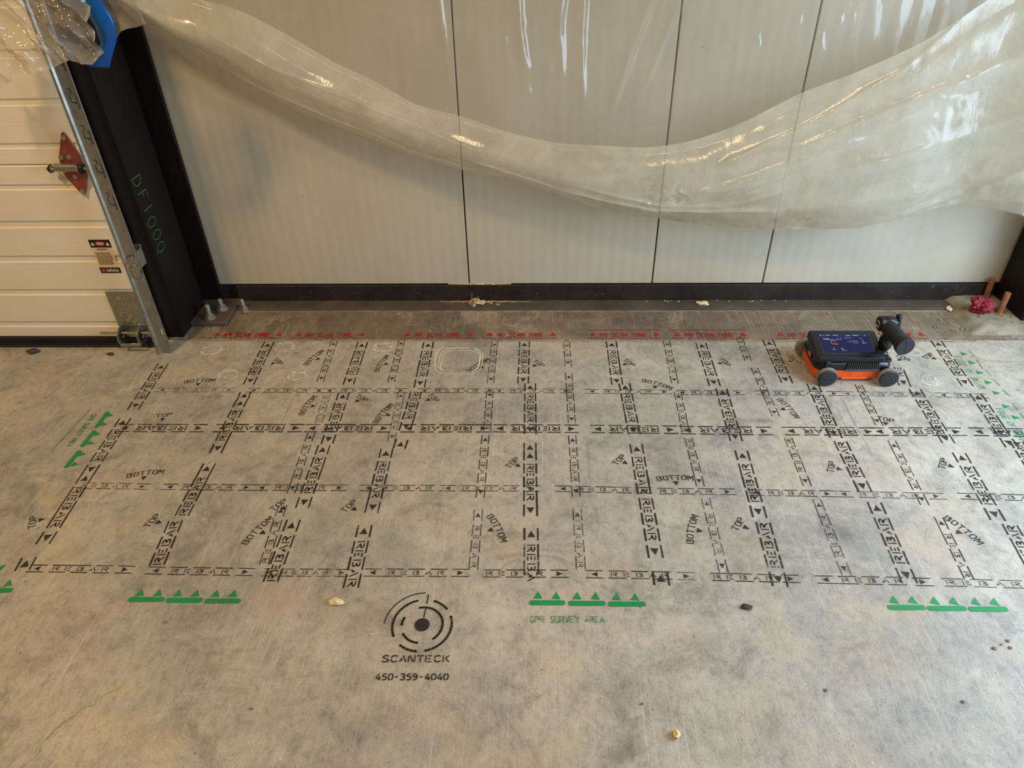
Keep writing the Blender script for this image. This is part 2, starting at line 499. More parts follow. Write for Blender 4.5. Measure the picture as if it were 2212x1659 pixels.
    h = t.math('ADD', t.math('MULTIPLY', fine, .5), t.math('ADD', t.math('MULTIPLY', grit, .35), t.math('MULTIPLY', med, .8)))
    rough = t.ramp(t.math('ADD', t.math('MULTIPLY', med, .6), t.math('MULTIPLY', fine, .4)), [(.3, (.42, .42, .42)), (.7, (.68, .68, .68))])
    t.bsdf(c, rough, 0, t.bump(h, .5, .004), Specular_IOR_Level=.5); return t.m
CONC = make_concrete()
GROUT = simple('dusty_grout', srgb(138, 126, 104), .9, var=.3, scale=22, bump=.6)

def paint(name, col, wear=.44, top=.92):
    t = NT(name); co = t.coord('Generated'); co = t.n('ShaderNodeNewGeometry').outputs['Position']
    a = t.noise(co, 85, 4, .7); b = t.noise(co, 7, 3, .6)
    oi = t.n('ShaderNodeObjectInfo')
    s = t.math('ADD', t.math('MULTIPLY', a, .75), t.math('MULTIPLY', b, .45))
    s = t.math('ADD', s, t.math('MULTIPLY', oi.outputs['Random'], .10))
    al = t.ramp(s, [(wear, (.22, .22, .22)), (wear+.17, (top, top, top))])
    cv = t.mix(b, col, tuple(min(1, c*1.5+.004) for c in col[:3])+(1,))
    pb = t.bsdf(cv, .62, 0, link=False, Specular_IOR_Level=.4)
    tr = t.n('ShaderNodeBsdfTransparent'); mx = t.n('ShaderNodeMixShader')
    t.l(al, mx.inputs[0]); t.l(tr.outputs[0], mx.inputs[1]); t.l(pb, mx.inputs[2]); t.l(mx.outputs[0], t.out.inputs[0]); return t.m
P_BLACK = paint('black_spray_paint', srgb(36, 31, 28), .42, .95)
P_FAINT = paint('thin_black_spray_paint', srgb(44, 38, 34), .50, .82)
P_RED = paint('red_spray_paint', srgb(152, 28, 24), .44, .95)
P_REDLINE = paint('faded_red_chalk_line', srgb(112, 52, 40), .5, .75)
P_GREEN = paint('green_spray_paint', srgb(22, 122, 64), .40, .95)
P_GREENF = paint('thin_green_spray_paint', srgb(40, 128, 76), .5, .75)
P_CHALK = paint('chalk', srgb(240, 230, 205), .42, .85)
P_CHALKF = paint('thin_chalk', srgb(236, 222, 196), .52, .6)
P_GCHALK = paint('green_chalk', srgb(60, 118, 60), .42, .75)
P_LINE = paint('dark_snapped_line', srgb(86, 62, 46), .5, .7)

def panel_mat():
    t = NT('white_ribbed_sheet_metal'); co = t.coord()
    r = t.n('ShaderNodeTexWave', wave_type='BANDS', bands_direction='X'); r.inputs['Scale'].default_value = 7.0
    t.l(co, r.inputs['Vector'])
    n = t.noise(co, 3, 4); f = t.noise(t.coord(scale=(30, 30, 4)), 1, 4)
    c = t.mix(.5, t.ramp(n, [(.3, srgb(184, 174, 152)), (.7, srgb(194, 184, 162))]), t.ramp(f, [(.3, (.93, .93, .93)), (.7, (1, 1, 1))]), 'MULTIPLY')
    d = t.ramp(t.noise(co, 60, 2), [(.76, G0), (.79, (.6, .6, .6, 1))]); c = t.mix(d, c, srgb(90, 84, 72))
    t.bsdf(c, .38, 0, t.bump(r.outputs[0], .2, .002)); return t.m
M_PANEL = panel_mat()
M_JOINT = simple('dark_joint', srgb(40, 36, 32), .8)
def black_steel(name, a, b, dust):
    t = NT(name); co = t.coord()
    n = t.noise(co, 6, 6, .65, .5); f = t.noise(co, 90, 3)
    c = t.ramp(n, [(.3, a), (.7, b)])
    c = t.mix(t.ramp(f, [(.66, G0), (.76, dust)]), c, srgb(130, 120, 104))
    t.bsdf(c, .55, 0, t.bump(n, .15, .003), Specular_IOR_Level=.2); return t.m
M_STEEL = black_steel('black_primed_steel', srgb(17, 12, 12), srgb(28, 20, 18), (.08, .08, .08, 1))
M_ANGLE = black_steel('black_dusty_angle', srgb(34, 28, 26), srgb(54, 46, 40), (.5, .5, .5, 1))
M_DUSTY = black_steel('dusty_steel_ledge', srgb(70, 61, 52), srgb(100, 88, 74), (.6, .6, .6, 1))
M_RECESS = simple('black_recess', srgb(8, 8, 9), .8)
M_GALV = simple('galvanized_steel', srgb(160, 160, 152), .34, .85, .16, 60, .15)
M_TRACK = simple('galvanized_track', srgb(150, 148, 138), .36, .8, .18, 40, .15)
M_ZINC = simple('zinc_hardware', srgb(196, 190, 172), .28, .9, .1, 40, .1)
M_HINGE = simple('red_tinted_hinge_steel', srgb(166, 92, 78), .32, .65, .18, 40, .15)
M_RUBBER = simple('black_rubber', srgb(15, 14, 16), .6, 0, .15, 60, .1)
M_FIN = simple('grey_fin_plastic', srgb(62, 62, 64), .5)
M_PLASTIC = simple('black_satin_plastic', srgb(18, 17, 19), .42, 0, .1, 90, .1)
M_GLOSSBLK = simple('glossy_black_plastic', srgb(13, 12, 15), .26, 0, .1, 30, .03)
M_GREYPL = simple('dark_grey_plastic', srgb(36, 37, 42), .45, 0, .1, 60, .05)
M_ORANGE = simple('orange_plastic', srgb(238, 84, 12), .4, 0, .06, 40, .05)
M_TYRE = simple('dusty_tan_tyre', srgb(128, 120, 104), .8, 0, .15, 80, .3)
M_RUST = simple('rusty_threaded_rod', srgb(138, 92, 56), .8, .2, .3, 45, .6)
M_BOLT = simple('dusty_zinc_bolt', srgb(150, 146, 132), .5, .5, .25, 60, .4)
M_RAG = simple('red_paper_rag', srgb(138, 30, 44), .7, 0, .3, 30, .3)
M_FOAM = simple('tan_expanding_foam', srgb(196, 166, 118), .85, 0, .2, 60, .8)
M_CRUMB = simple('cream_chip', srgb(222, 204, 156), .8, 0, .12, 80, .4)
M_DCRUMB = simple('dark_rubber_chip', srgb(62, 54, 48), .8, 0, .2, 80, .4)
M_STONE = simple('grey_pebble', srgb(126, 120, 104), .85, 0, .25, 70, .5)
M_TAPE = simple('blue_tape', srgb(0, 78, 150), .3, 0, .08, 20, .15)
M_WHITE = simple('white_print', srgb(235, 230, 222), .5, 0, .02)
M_LABEL = simple('clear_cream_label', srgb(226, 206, 178), .4, 0, .03)
M_LBLACK = simple('black_label_print', srgb(28, 22, 20), .4, 0, .05)
M_LRED = simple('red_label_print', srgb(206, 74, 58), .45, 0, .05)
M_LTEXT = simple('brown_label_print', srgb(120, 72, 56), .5, 0, .05)

def door_mat():
    t = NT('embossed_white_door_steel')
    g = t.noise(t.coord(scale=(5, 5, 110)), 1, 5, .6, 1.2)
    n = t.noise(t.coord(), 3, 3)
    c = t.ramp(n, [(.3, srgb(228, 216, 196)), (.7, srgb(238, 228, 208))])
    t.bsdf(c, .42, 0, t.bump(g, .35, .002)); return t.m
M_DOOR = door_mat()

def film_mat(name, body, col, rough=.22, relief=.1, dirt=False):
    t = NT(name); co = t.coord()
    st = t.noise(t.coord(scale=(9, 8, 2.5), rot=(0, .15, 0)), 1, 5, .62, .8)
    fn = t.noise(co, 38, 4, .6)
    h = t.math('ADD', t.math('MULTIPLY', st, .5), t.math('MULTIPLY', fn, relief))
    nrm = t.bump(h, .35, .012)
    # cloudiness, more where the film is dusty
    dn = t.noise(t.coord(scale=(1, 1, 1.6)), 4, 6, .65, 1)
    dfac = t.ramp(t.math('ADD', t.math('MULTIPLY', dn, .5), t.math('MULTIPLY', st, .5)), [(.34, (body*.6,)*3), (.68, (min(1, body*1.5),)*3)])
    di = t.n('ShaderNodeBsdfDiffuse'); di.inputs[0].default_value = col; t.l(nrm, di.inputs['Normal'])
    tl = t.n('ShaderNodeBsdfTranslucent'); tl.inputs[0].default_value = col; t.l(nrm, tl.inputs['Normal'])
    if dirt:
        sx_ = t.n('ShaderNodeSeparateXYZ'); t.l(co, sx_.inputs[0])
        low = t.ramp(t.math('ADD', sx_.outputs[2], .75), [(.05, G1), (.34, G0)]); rt = t.ramp(sx_.outputs[0], [(.15, (.25, .25, .25)), (.55, G1)])
        dm = t.math('MULTIPLY', t.math('MULTIPLY', low, rt), t.ramp(t.noise(t.coord(scale=(1, 1, 2.5)), 5, 6, .7), [(.36, G0), (.6, G1)]))
        cc = t.mix(t.math('MULTIPLY', dm, .8), col, srgb(150, 126, 96)); t.l(cc, di.inputs[0]); t.l(cc, tl.inputs[0])
        dfac = t.math('ADD', dfac, t.math('MULTIPLY', dm, .28), True)
    b = t.n('ShaderNodeMixShader'); b.inputs[0].default_value = .45; t.l(di.outputs[0], b.inputs[1]); t.l(tl.outputs[0], b.inputs[2])
    tr = t.n('ShaderNodeBsdfTransparent'); tr.inputs[0].default_value = (.97, .965, .95, 1)
    m = t.n('ShaderNodeMixShader'); t.l(dfac, m.inputs[0]); t.l(tr.outputs[0], m.inputs[1]); t.l(b.outputs[0], m.inputs[2])
    gl = t.n('ShaderNodeBsdfGlossy'); gl.inputs['Roughness'].default_value = rough; t.l(nrm, gl.inputs['Normal'])
    fr = t.n('ShaderNodeFresnel'); fr.inputs[0].default_value = 1.5; t.l(nrm, fr.inputs['Normal'])
    ff = t.math('MINIMUM', fr.outputs[0], .22)
    m2 = t.n('ShaderNodeMixShader'); t.l(ff, m2.inputs[0]); t.l(m.outputs[0], m2.inputs[1]); t.l(gl.outputs[0], m2.inputs[2])
    t.l(m2.outputs[0], t.out.inputs[0]); return t.m
M_FILM = film_mat('clear_polythene_film', .10, srgb(240, 234, 218), .13)
M_HEM = film_mat('cloudy_polythene_film', .50, srgb(236, 228, 206), .16, .16, True)
M_BUNCH = film_mat('crumpled_polythene_film', .34, srgb(232, 222, 206), .12)

# ------------------------------------------------------------------ mesh helpers
def obj(name, verts, faces, mat, parent=None, loc=None, smooth=False, label=None, mats=None, fm=None):
    me = bpy.data.meshes.new(name); me.from_pydata([tuple(v) for v in verts], [], faces)
    for m in (mats or [mat]): me.materials.append(m)
    if fm: me.polygons.foreach_set('material_index', fm)
    if smooth: me.polygons.foreach_set('use_smooth', [True]*len(me.polygons))
    me.update()
    o = bpy.data.objects.new(name, me); COL.objects.link(o)
    if parent: o.parent = parent
    if loc: o.location = loc
    if label: o['label'] = label
    return o
def thing(name, label, cat, loc=(0, 0, 0), group=None):
    o = bpy.data.objects.new(name, None); COL.objects.link(o); o.location = loc; o.empty_display_size = .05
    o['label'] = label; o['category'] = cat
    if group: o['group'] = group
    return o
def tag(o, label, cat, group=None):
    o['label'] = label; o['category'] = cat
    if group: o['group'] = group
    return o
def struct(o): o['kind'] = 'structure'; return o
class MB:
    def __init__(s): s.v = []; s.f = []
    def add(s, vs, fs):
        b = len(s.v); s.v += [Vector(v) for v in vs]; s.f += [tuple(b+i for i in f) for f in fs]; return s
    def box(s, x0, x1, y0, y1, z0, z1, bev=0, rot=None, piv=None):
        """box with chamfered edges"""
        cx, cy, cz = (x0+x1)/2, (y0+y1)/2, (z0+z1)/2; h = ((x1-x0)/2, (y1-y0)/2, (z1-z0)/2)
        b = min(bev, .99*min(h))
        vs = []
        if b <= 0:
            for sx in (-1, 1):
                for sy in (-1, 1):
                    for sz in (-1, 1): vs.append(Vector((cx+sx*h[0], cy+sy*h[1], cz+sz*h[2])))
            fs = [(0, 1, 3, 2), (4, 6, 7, 5), (0, 4, 5, 1), (2, 3, 7, 6), (0, 2, 6, 4), (1, 5, 7, 3)]
        else:
            idx = {}
            for sx in (-1, 1):
                for sy in (-1, 1):
                    for sz in (-1, 1):
                        for ax in range(3):
                            o = [h[0]-b, h[1]-b, h[2]-b]; o[ax] = h[ax]
                            idx[(sx, sy, sz, ax)] = len(vs); vs.append(Vector((cx+sx*o[0], cy+sy*o[1], cz+sz*o[2])))
            fs = []
            q = [(-1, -1), (1, -1), (1, 1), (-1, 1)]
            def key(ax, s, a, c):
                k = [0, 0, 0]; k[ax] = s; k[(ax+1) % 3] = a; k[(ax+2) % 3] = c; return tuple(k)
            for ax in range(3):
                for sg in (-1, 1):
                    f = [idx[(*key(ax, sg, a, c), ax)] for a, c in q]; fs.append(tuple(f if sg > 0 else f[::-1]))
            for ax in range(3):     # edges parallel to ax
                a1, a2 = (ax+1) % 3, (ax+2) % 3
                for u in (-1, 1):
                    for w in (-1, 1):
                        k0 = key(ax, -1, u, w); k1 = key(ax, 1, u, w)
                        f = [idx[(*k0, a1)], idx[(*k1, a1)], idx[(*k1, a2)], idx[(*k0, a2)]]
                        fs.append(tuple(f if u*w < 0 else f[::-1]))
            for sx in (-1, 1):
                for sy in (-1, 1):
                    for sz in (-1, 1):
                        f = [idx[(sx, sy, sz, a)] for a in range(3)]
                        fs.append(tuple(f if sx*sy*sz > 0 else f[::-1]))
        if rot is not None:
            p = Vector(piv if piv else (cx, cy, cz)); vs = [rot @ (v-p)+p for v in vs]
        return s.add(vs, fs)
    def cyl(s, a, b, r0, r1=None, n=20, caps=True):
        a, b = Vector(a), Vector(b); r1 = r0 if r1 is None else r1; d = (b-a).normalized()
        t = Vector((0, 0, 1)) if abs(d.z) < .9 else Vector((1, 0, 0)); u = d.cross(t).normalized(); w = d.cross(u)
        vs = [a+(u*cos(2*pi*i/n)+w*sin(2*pi*i/n))*r0 for i in range(n)]+[b+(u*cos(2*pi*i/n)+w*sin(2*pi*i/n))*r1 for i in range(n)]
        fs = [(i, (i+1) % n, n+(i+1) % n, n+i) for i in range(n)]
        if caps: fs += [tuple(range(n))[::-1], tuple(range(n, 2*n))]
        return s.add(vs, fs)
    def lathe(s, a, d, prof, n=28):
        """revolve prof [(along, radius)] about the axis a + t d"""
        a = Vector(a); d = Vector(d).normalized()
        t = Vector((0, 0, 1)) if abs(d.z) < .9 else Vector((1, 0, 0)); u = d.cross(t).normalized(); w = d.cross(u)
        vs = []; fs = []
        for h, r in prof: vs += [a+d*h+(u*cos(2*pi*i/n)+w*sin(2*pi*i/n))*r for i in range(n)]
        for k in range(len(prof)-1): fs += [(k*n+i, k*n+(i+1) % n, (k+1)*n+(i+1) % n, (k+1)*n+i) for i in range(n)]
        fs += [tuple(range(n))[::-1], tuple((len(prof)-1)*n+i for i in range(n))]
        return s.add(vs, fs)
    def tube(s, pts, r, n=8):
        for p, q in zip(pts, pts[1:]): s.cyl(p, q, r, n=n)
        return s
    def prism(s, poly, y0, y1, ax='y'):
        """polygon (x, z) pushed from y0 to y1; ax='z': polygon (x, y) pushed in z"""
        n = len(poly)
        g = (lambda p, h: (p[0], h, p[1])) if ax == 'y' else (lambda p, h: (p[0], p[1], h))
        vs = [g(p, y0) for p in poly]+[g(p, y1) for p in poly]
        return s.add(vs, [tuple(range(n)), tuple(range(2*n-1, n-1, -1))]+[(i, n+i, n+(i+1) % n, (i+1) % n) for i in range(n)])
    def build(s, name, mat, parent=None, smooth=False, label=None, org=None):
        o = Vector(org) if org else Vector((0, 0, 0))
        return obj(name, [v-o for v in s.v], s.f, mat, parent, smooth=smooth, label=label, loc=(tuple(o) if org else None))
def smooth_sharp(o, ang=40):
    me = o.data; me.polygons.foreach_set('use_smooth', [True]*len(me.polygons)); me.set_sharp_from_angle(angle=radians(ang)); return o
def rockmesh(mb, c, r, seed, sq=(1, 1, 1), amp=.35, n=2, freq=1.6):
    import bmesh
    bm = bmesh.new(); bmesh.ops.create_icosphere(bm, subdivisions=n, radius=1)
    vs = []
    for v in bm.verts:
        p = v.co.copy(); k = 1+amp*noise.noise(p*freq+Vector((seed*3.1, seed, 0)))+amp*.5*noise.noise(p*freq*2.7+Vector((seed, 0, seed*2)))
        vs.append(Vector(c)+Vector((p.x*r*sq[0]*k, p.y*r*sq[1]*k, p.z*r*sq[2]*k)))
    fs = [tuple(v.index for v in f.verts) for f in bm.faces]; bm.free(); return mb.add(vs, fs)

# ------------------------------------------------------------------ stencil lettering
GL = {
 'A': [[(.02, .04), (.22, .60)], [(.16, .30), (.30, .30)], [(.30, .98), (.64, .02)]],
 'B': [[(.02, 0), (.02, 1)], [(.2, .92), (.44, .92), (.58, .8), (.54, .66), (.32, .53), (.58, .38), (.62, .22), (.48, .08), (.2, .08)]],
 'C': [[(.58, .82), (.46, .94), (.24, .94), (.06, .80), (.04, .58)], [(.04, .40), (.06, .20), (.24, .06), (.46, .06), (.58, .18)]],
 'D': [[(.02, 0), (.02, 1)], [(.2, .93), (.42, .90), (.6, .68), (.6, .32), (.42, .10), (.2, .07)]],
 'E': [[(.02, 0), (.02, 1)], [(.2, .93), (.58, .93)], [(.2, .5), (.48, .5)], [(.2, .07), (.58, .07)]],
 'F': [[(.02, 0), (.02, 1)], [(.2, .93), (.58, .93)], [(.2, .5), (.48, .5)]],
 'G': [[(.58, .82), (.46, .94), (.24, .94), (.06, .80), (.04, .58)], [(.04, .40), (.06, .20), (.24, .06), (.46, .06), (.6, .18), (.6, .45), (.38, .45)]],
 'K': [[(.02, 0), (.02, 1)], [(.6, .98), (.2, .52)], [(.3, .46), (.62, .02)]],
 'M': [[(.02, 0), (.02, 1)], [(.14, .92), (.34, .35), (.54, .92)], [(.68, 1), (.68, 0)]],
 'N': [[(.02, 0), (.02, .9)], [(.10, .98), (.52, .04)], [(.62, .1), (.62, 1)]],
 'O': [[(.26, .95), (.08, .80), (.03, .5), (.08, .2), (.26, .05)], [(.40, .95), (.58, .80), (.63, .5), (.58, .2), (.40, .05)]],
 'P': [[(.02, 0), (.02, 1)], [(.2, .93), (.44, .92), (.6, .78), (.58, .60), (.42, .50), (.2, .50)]],
 'R': [[(.02, 0), (.02, 1)], [(.2, .93), (.44, .92), (.6, .80), (.58, .64), (.42, .54), (.22, .50), (.40, .40), (.64, .02)]],
 'S': [[(.58, .84), (.44, .95), (.18, .94), (.05, .78), (.12, .62), (.26, .55)], [(.36, .48), (.54, .40), (.62, .24), (.5, .07), (.2, .05), (.04, .16)]],
 'T': [[(.0, .93), (.66, .93)], [(.33, .76), (.33, 0)]],
 'U': [[(.03, 1), (.03, .3), (.16, .07), (.28, .04)], [(.40, .04), (.52, .07), (.64, .3), (.64, 1)]],
 'V': [[(.0, 1), (.28, .08)], [(.38, .08), (.66, 1)]],
 'Y': [[(.0, 1), (.28, .56)], [(.66, 1), (.38, .56)], [(.33, .44), (.33, 0)]],
 'Z': [[(.02, .93), (.62, .93)], [(.56, .80), (.08, .20)], [(.0, .07), (.62, .07)]],
 'L': [[(.02, 1), (.02, 0)], [(.16, .07), (.58, .07)]], 'X': [[(0, 1), (.6, 0)], [(.6, 1), (0, 0)]],
 '0': [[(.26, .95), (.08, .80), (.03, .5), (.08, .2), (.26, .05)], [(.40, .95), (.58, .80), (.63, .5), (.58, .2), (.40, .05)]],
 '1': [[(.1, .75), (.33, .98), (.33, 0)]],
 '3': [[(.06, .86), (.26, .95), (.5, .90), (.56, .72), (.42, .55), (.28, .53)], [(.40, .48), (.58, .34), (.56, .14), (.34, .04), (.04, .12)]],
 '4': [[(.42, .98), (.04, .34)], [(.04, .26), (.66, .26)], [(.5, .60), (.5, 0)]],
 '5': [[(.58, .93), (.14, .93)], [(.1, .84), (.08, .56), (.34, .58), (.56, .46), (.58, .24), (.42, .07), (.06, .08)]],
 '9': [[(.56, .60), (.40, .46), (.16, .50), (.06, .70), (.18, .92), (.42, .94)], [(.54, .86), (.60, .6), (.52, .22), (.30, .04), (.1, .1)]],
 '-': [[(.1, .48), (.5, .48)]], '.': [[(.1, .05), (.2, .05)]],
}
def stroke(out, pl, w):
    for (x0, y0), (x1, y1) in zip(pl, pl[1:]):
        d = hypot(x1-x0, y1-y0) or 1e-6; dx, dy = (x1-x0)/d, (y1-y0)/d; e = w*.18 if len(pl) > 2 else 0
        a, b = x0-dx*e, y0-dy*e; c, f = x1+dx*e, y1+dy*e; nx, ny = -dy*w/2, dx*w/2
        out.append([(a+nx, b+ny), (a-nx, b-ny), (c-nx, f-ny), (c+nx, f+ny)])
def text(out, s, width, height, th=.17, adv=.84, gw=1, x0=0, y0=0, keep=None, slant=0, hand=False):
    """lettering filling `width`, base line y0; keep(x) drops letters the stencil did not print"""
    k = width/(adv*(len(s)-1)+.66)
    for i, chh in enumerate(s):
        if chh == ' ': continue
        cx = x0+k*(adv*i+.33)
        if keep and not keep(cx): continue
        for pl in GL[chh]:
            stroke(out, [(x0+k*(adv*i+.33+(u-.33)*gw)+slant*v*height, y0+v*height) for u, v in pl], height*th)
def tri_poly(out, cx, cy, dx, dy, s):
    """triangle pointing along dx, dy"""
    d = hypot(dx, dy); dx, dy = dx/d, dy/d
    out.append([(cx+dx*s*.55, cy+dy*s*.55), (cx-dx*s*.45-dy*s*.5, cy-dy*s*.45+dx*s*.5), (cx-dx*s*.45+dy*s*.5, cy-dy*s*.45-dx*s*.5)])
MARK_N = [0]
def flat(name, polys, mat, parent, z=None, label=None):
    if z is None: MARK_N[0] += 1; z = .0006+MARK_N[0]*4e-6
    vs = []; fs = []
    for p in polys:
        a = sum(p[i][0]*p[(i+1) % len(p)][1]-p[(i+1) % len(p)][0]*p[i][1] for i in range(len(p)))
        if a < 0: p = p[::-1]
        b = len(vs); vs += [(x, y, z) for x, y in p]; fs.append(tuple(range(b, b+len(p))))
    return obj(name, vs, fs, mat, parent, label=label)
def place(polys, ox, oy, rx, ry):
    """local (x along reading, y up the letters) to the floor; r = unit reading direction"""
    return [[(ox+x*rx-y*ry, oy+x*ry+y*rx) for x, y in p] for p in polys]

# ------------------------------------------------------------------ setting: floor
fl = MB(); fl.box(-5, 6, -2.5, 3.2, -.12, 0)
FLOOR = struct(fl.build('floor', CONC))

for i, (x0, y0, x1, y1, kind, sg, a, b) in enumerate(MARKS):
    n = b-a+1; d = hypot(x1-x0, y1-y0); dx, dy = (x1-x0)/d, (y1-y0)/d
    u = d/(n*1.3-.3)
    if n == 1: u = .0435
    L = 6.2*u
    gap, rw, lh, ts = (.0365, .0050, .0215, .022) if kind == 'T' else (.0225, .0028, .0135, .0150)
    P = []; s0 = x0-dx*(a-1)*1.3*u, y0-dy*(a-1)*1.3*u       # start of the whole stencil
    def jit(): return random.uniform(-.0006, .0006)
    for k in range(a-1, b):
        for sd in (-1, 1):
            t0, t1 = k*1.3*u+jit(), k*1.3*u+u+jit()
            if random.random() < .10 and k < b-1: t1 += .3*u       # paint bled across the bridge
            stroke(P, [(t0, sd*gap/2+jit()*.5), (t1, sd*gap/2+jit()*.5)], rw*random.uniform(.8, 1.15))
    if a == 1: tri_poly(P, .52*u, 0, -1, 0, ts)
    if b == 5: tri_poly(P, L-.52*u, 0, 1, 0, ts)
    lo, hi = (a-1)*1.3*u-.01, ((b-1)*1.3+1)*u+.01
    Tx = []
    if n > 1:
        if sg > 0: text(Tx, 'REBAR', .56*L, lh, x0=.22*L, y0=-lh/2, keep=lambda c: lo < c < hi, th=.17 if kind == 'T' else .15, gw=.95 if kind == 'T' else .66)
        else:
            text(Tx, 'REBAR', .56*L, lh, x0=.22*L, y0=-lh/2, keep=lambda c: lo < L-c < hi, th=.185 if kind == 'T' else .16, gw=.95 if kind == 'T' else .66)
            Tx = [[(L-x, -y) for x, y in p] for p in Tx]
    P = place(P+Tx, s0[0], s0[1], dx, dy)
    flat('rebar_marking', P, P_BLACK if (kind == 'T' or i % 4) else P_FAINT, FLOOR,
         label=('wide' if kind == 'T' else 'narrow')+' black stencilled rebar marking between dashed rails')
for T, ax, ay, bx, by in LABS:
    d = hypot(bx-ax, by-ay); ux, uy = (ax-bx)/d, (ay-by)/d     # up of the letters
    rx, ry = uy, -ux
    W = .050 if T == 'TOP' else .104; P = []
    text(P, T, W, .0205, x0=-W/2, y0=-.008, th=.145)
    Rr = .30 if T == 'BOTTOM' else .25                          # letters run along a shallow arc
    P = [[((Rr+y)*sin(x/Rr), (Rr+y)*cos(x/Rr)-Rr) for x, y in p] for p in P]
    tri_poly(P, 0, -.021, 0, -1, .017)
    flat('layer_marking', place(P, ax, ay, rx, ry), P_BLACK, FLOOR, label='black stencilled %s with a triangle under it' % T)
for i, (x0, y0, x1, y1) in enumerate(RED):
    L = hypot(x1-x0, y1-y0); dx, dy = (x1-x0)/L, (y1-y0)/L; P = []
    text(P, 'NO SCAN ZONE', .64*L, .027, x0=.165*L, y0=-.012, th=.20 if i == 0 else .14)
    tri_poly(P, .06*L, .006, 0, 1, .025); tri_poly(P, .94*L, .006, 0, 1, .025)
    for k in range(5): stroke(P, [(-.02*L+k*.212*L, -.022), (-.02*L+k*.212*L+.17*L, -.022)], .0042)
    if i in (4, 5): stroke(P, [(0, .036), (L, .038)], .0045)
    flat('no_scan_zone_marking', place(P, x0, y0, dx, dy), P_RED, FLOOR, label='red stencilled NO SCAN ZONE with two triangles')
P = []
pts = [(-1.44, 2.262)]+[(-1.3+i*.1, 2.2535+.0012*sin(i*1.7)) for i in range(30)]+[(1.62, 2.268)]
stroke(P, pts, .003); flat('snapped_line_marking', P, P_LINE, FLOOR, label='thin dark line along the red stencils')
for (x0, y0, x1, y1) in BARS:
    P = []; d = hypot(x1-x0, y1-y0); dx, dy = (x1-x0)/d, (y1-y0)/d; w = .0145
    o = [(w/2*cos(t), w/2*sin(t)) for t in [pi/2+pi*j/8 for j in range(9)]]
    P = [[p for p in o]+[(d-p[0], -p[1]) for p in o]]
    flat('survey_bar_marking', place(P, x0, y0, dx, dy), P_GREEN, FLOOR, label='green painted bar with rounded ends')
for (x0, y0, x1, y1) in TRIS:
    P = []; tri_poly(P, x0, y0, x1-x0, y1-y0, .022)
    flat('survey_triangle_marking', P, P_GREEN, FLOOR, label='small green painted triangle')
for (x0, y0, x1, y1) in GDASH:
    P = []; stroke(P, [(x0, y0), (x1, y1)], .004); flat('edge_dash_marking', P, P_GREENF, FLOOR, label='thin green painted dash')
def line_text(key, s, h, mat, name, label, y0=0, th=.16):
    x0, y_, x1, y1 = TXT[key]; L = hypot(x1-x0, y1-y_); P = []
    text(P, s, L, h, th=th, y0=y0); flat(name, place(P, x0, y_, (x1-x0)/L, (y1-y_)/L), mat, FLOOR, label=label)
line_text('gpr_front', 'GPR SURVEY AREA', .019, P_GREENF, 'survey_text_marking', 'green stencilled GPR SURVEY AREA')
line_text('gpr_side', 'GPR SURVEY AREA', .019, P_GREENF, 'survey_text_marking', 'green stencilled GPR SURVEY AREA reading toward the camera', y0=-.01)
line_text('edge', 'EDGE OF BEAM', .022, P_GREENF, 'beam_text_marking', 'green stencilled EDGE OF BEAM', y0=-.01)
line_text('edge2', 'EDGE OF BEAM', .022, P_GREENF, 'beam_text_marking', 'green stencilled EDGE OF BEAM nearer the camera', y0=-.01)
line_text('scanteck', 'SCANTECK', .0175, P_BLACK, 'contractor_name_marking', 'black stencilled contractor name under the ring emblem', th=.17)
line_text('phone', '450-359-4040', .0165, P_BLACK, 'phone_number_marking', 'black stencilled phone number', th=.17)
P = []; x0, y0, x1, y1 = TXT['gpr_side']; stroke(P, [(x0-.03, y0+.03), (x1-.045, y1-.02)], .003); flat('green_line_marking', P, P_GREENF, FLOOR)
# ring emblem
cx, cy = TXT['logo']; rr = (TXT['logo_r'][0]-cx)
def arc(P, r, a0, a1, w):
    n = max(4, int(abs(a1-a0)/7)); pl = [(r*cos(radians(a0+(a1-a0)*i/n)), r*sin(radians(a0+(a1-a0)*i/n))) for i in range(n+1)]
    stroke(P, pl, w)
    for q in (pl[0], pl[-1]): P.append([(q[0]+w/2*cos(j*pi/5), q[1]+w/2*sin(j*pi/5)) for j in range(10)])
P = [[(rr*.255*cos(j*pi/18), rr*.255*sin(j*pi/18)) for j in range(36)]]
W = rr*.078
for r, a0, a1, w in ((1.29, 93, 178, .5), (1.0, 107, 207, 1), (1.0, 40, 72, 1), (1.0, -76, 20, 1), (1.0, 232, 266, 1),
                     (.69, -50, 104, 1), (.69, 212, 264, 1), (.69, 158, 181, 1)): arc(P, r*rr, a0, a1, w*W)
stroke(P, [(rr*.06, rr*1.22), (rr*.05, rr*.83)], W*.6); stroke(P, [(rr*.04, rr*.64), (rr*.015, rr*.28)], W*.6)
flat('ring_emblem_marking', [[(cx+x, cy+y) for x, y in p] for p in P], P_BLACK, FLOOR, label='black target-like ring emblem with a clock hand')
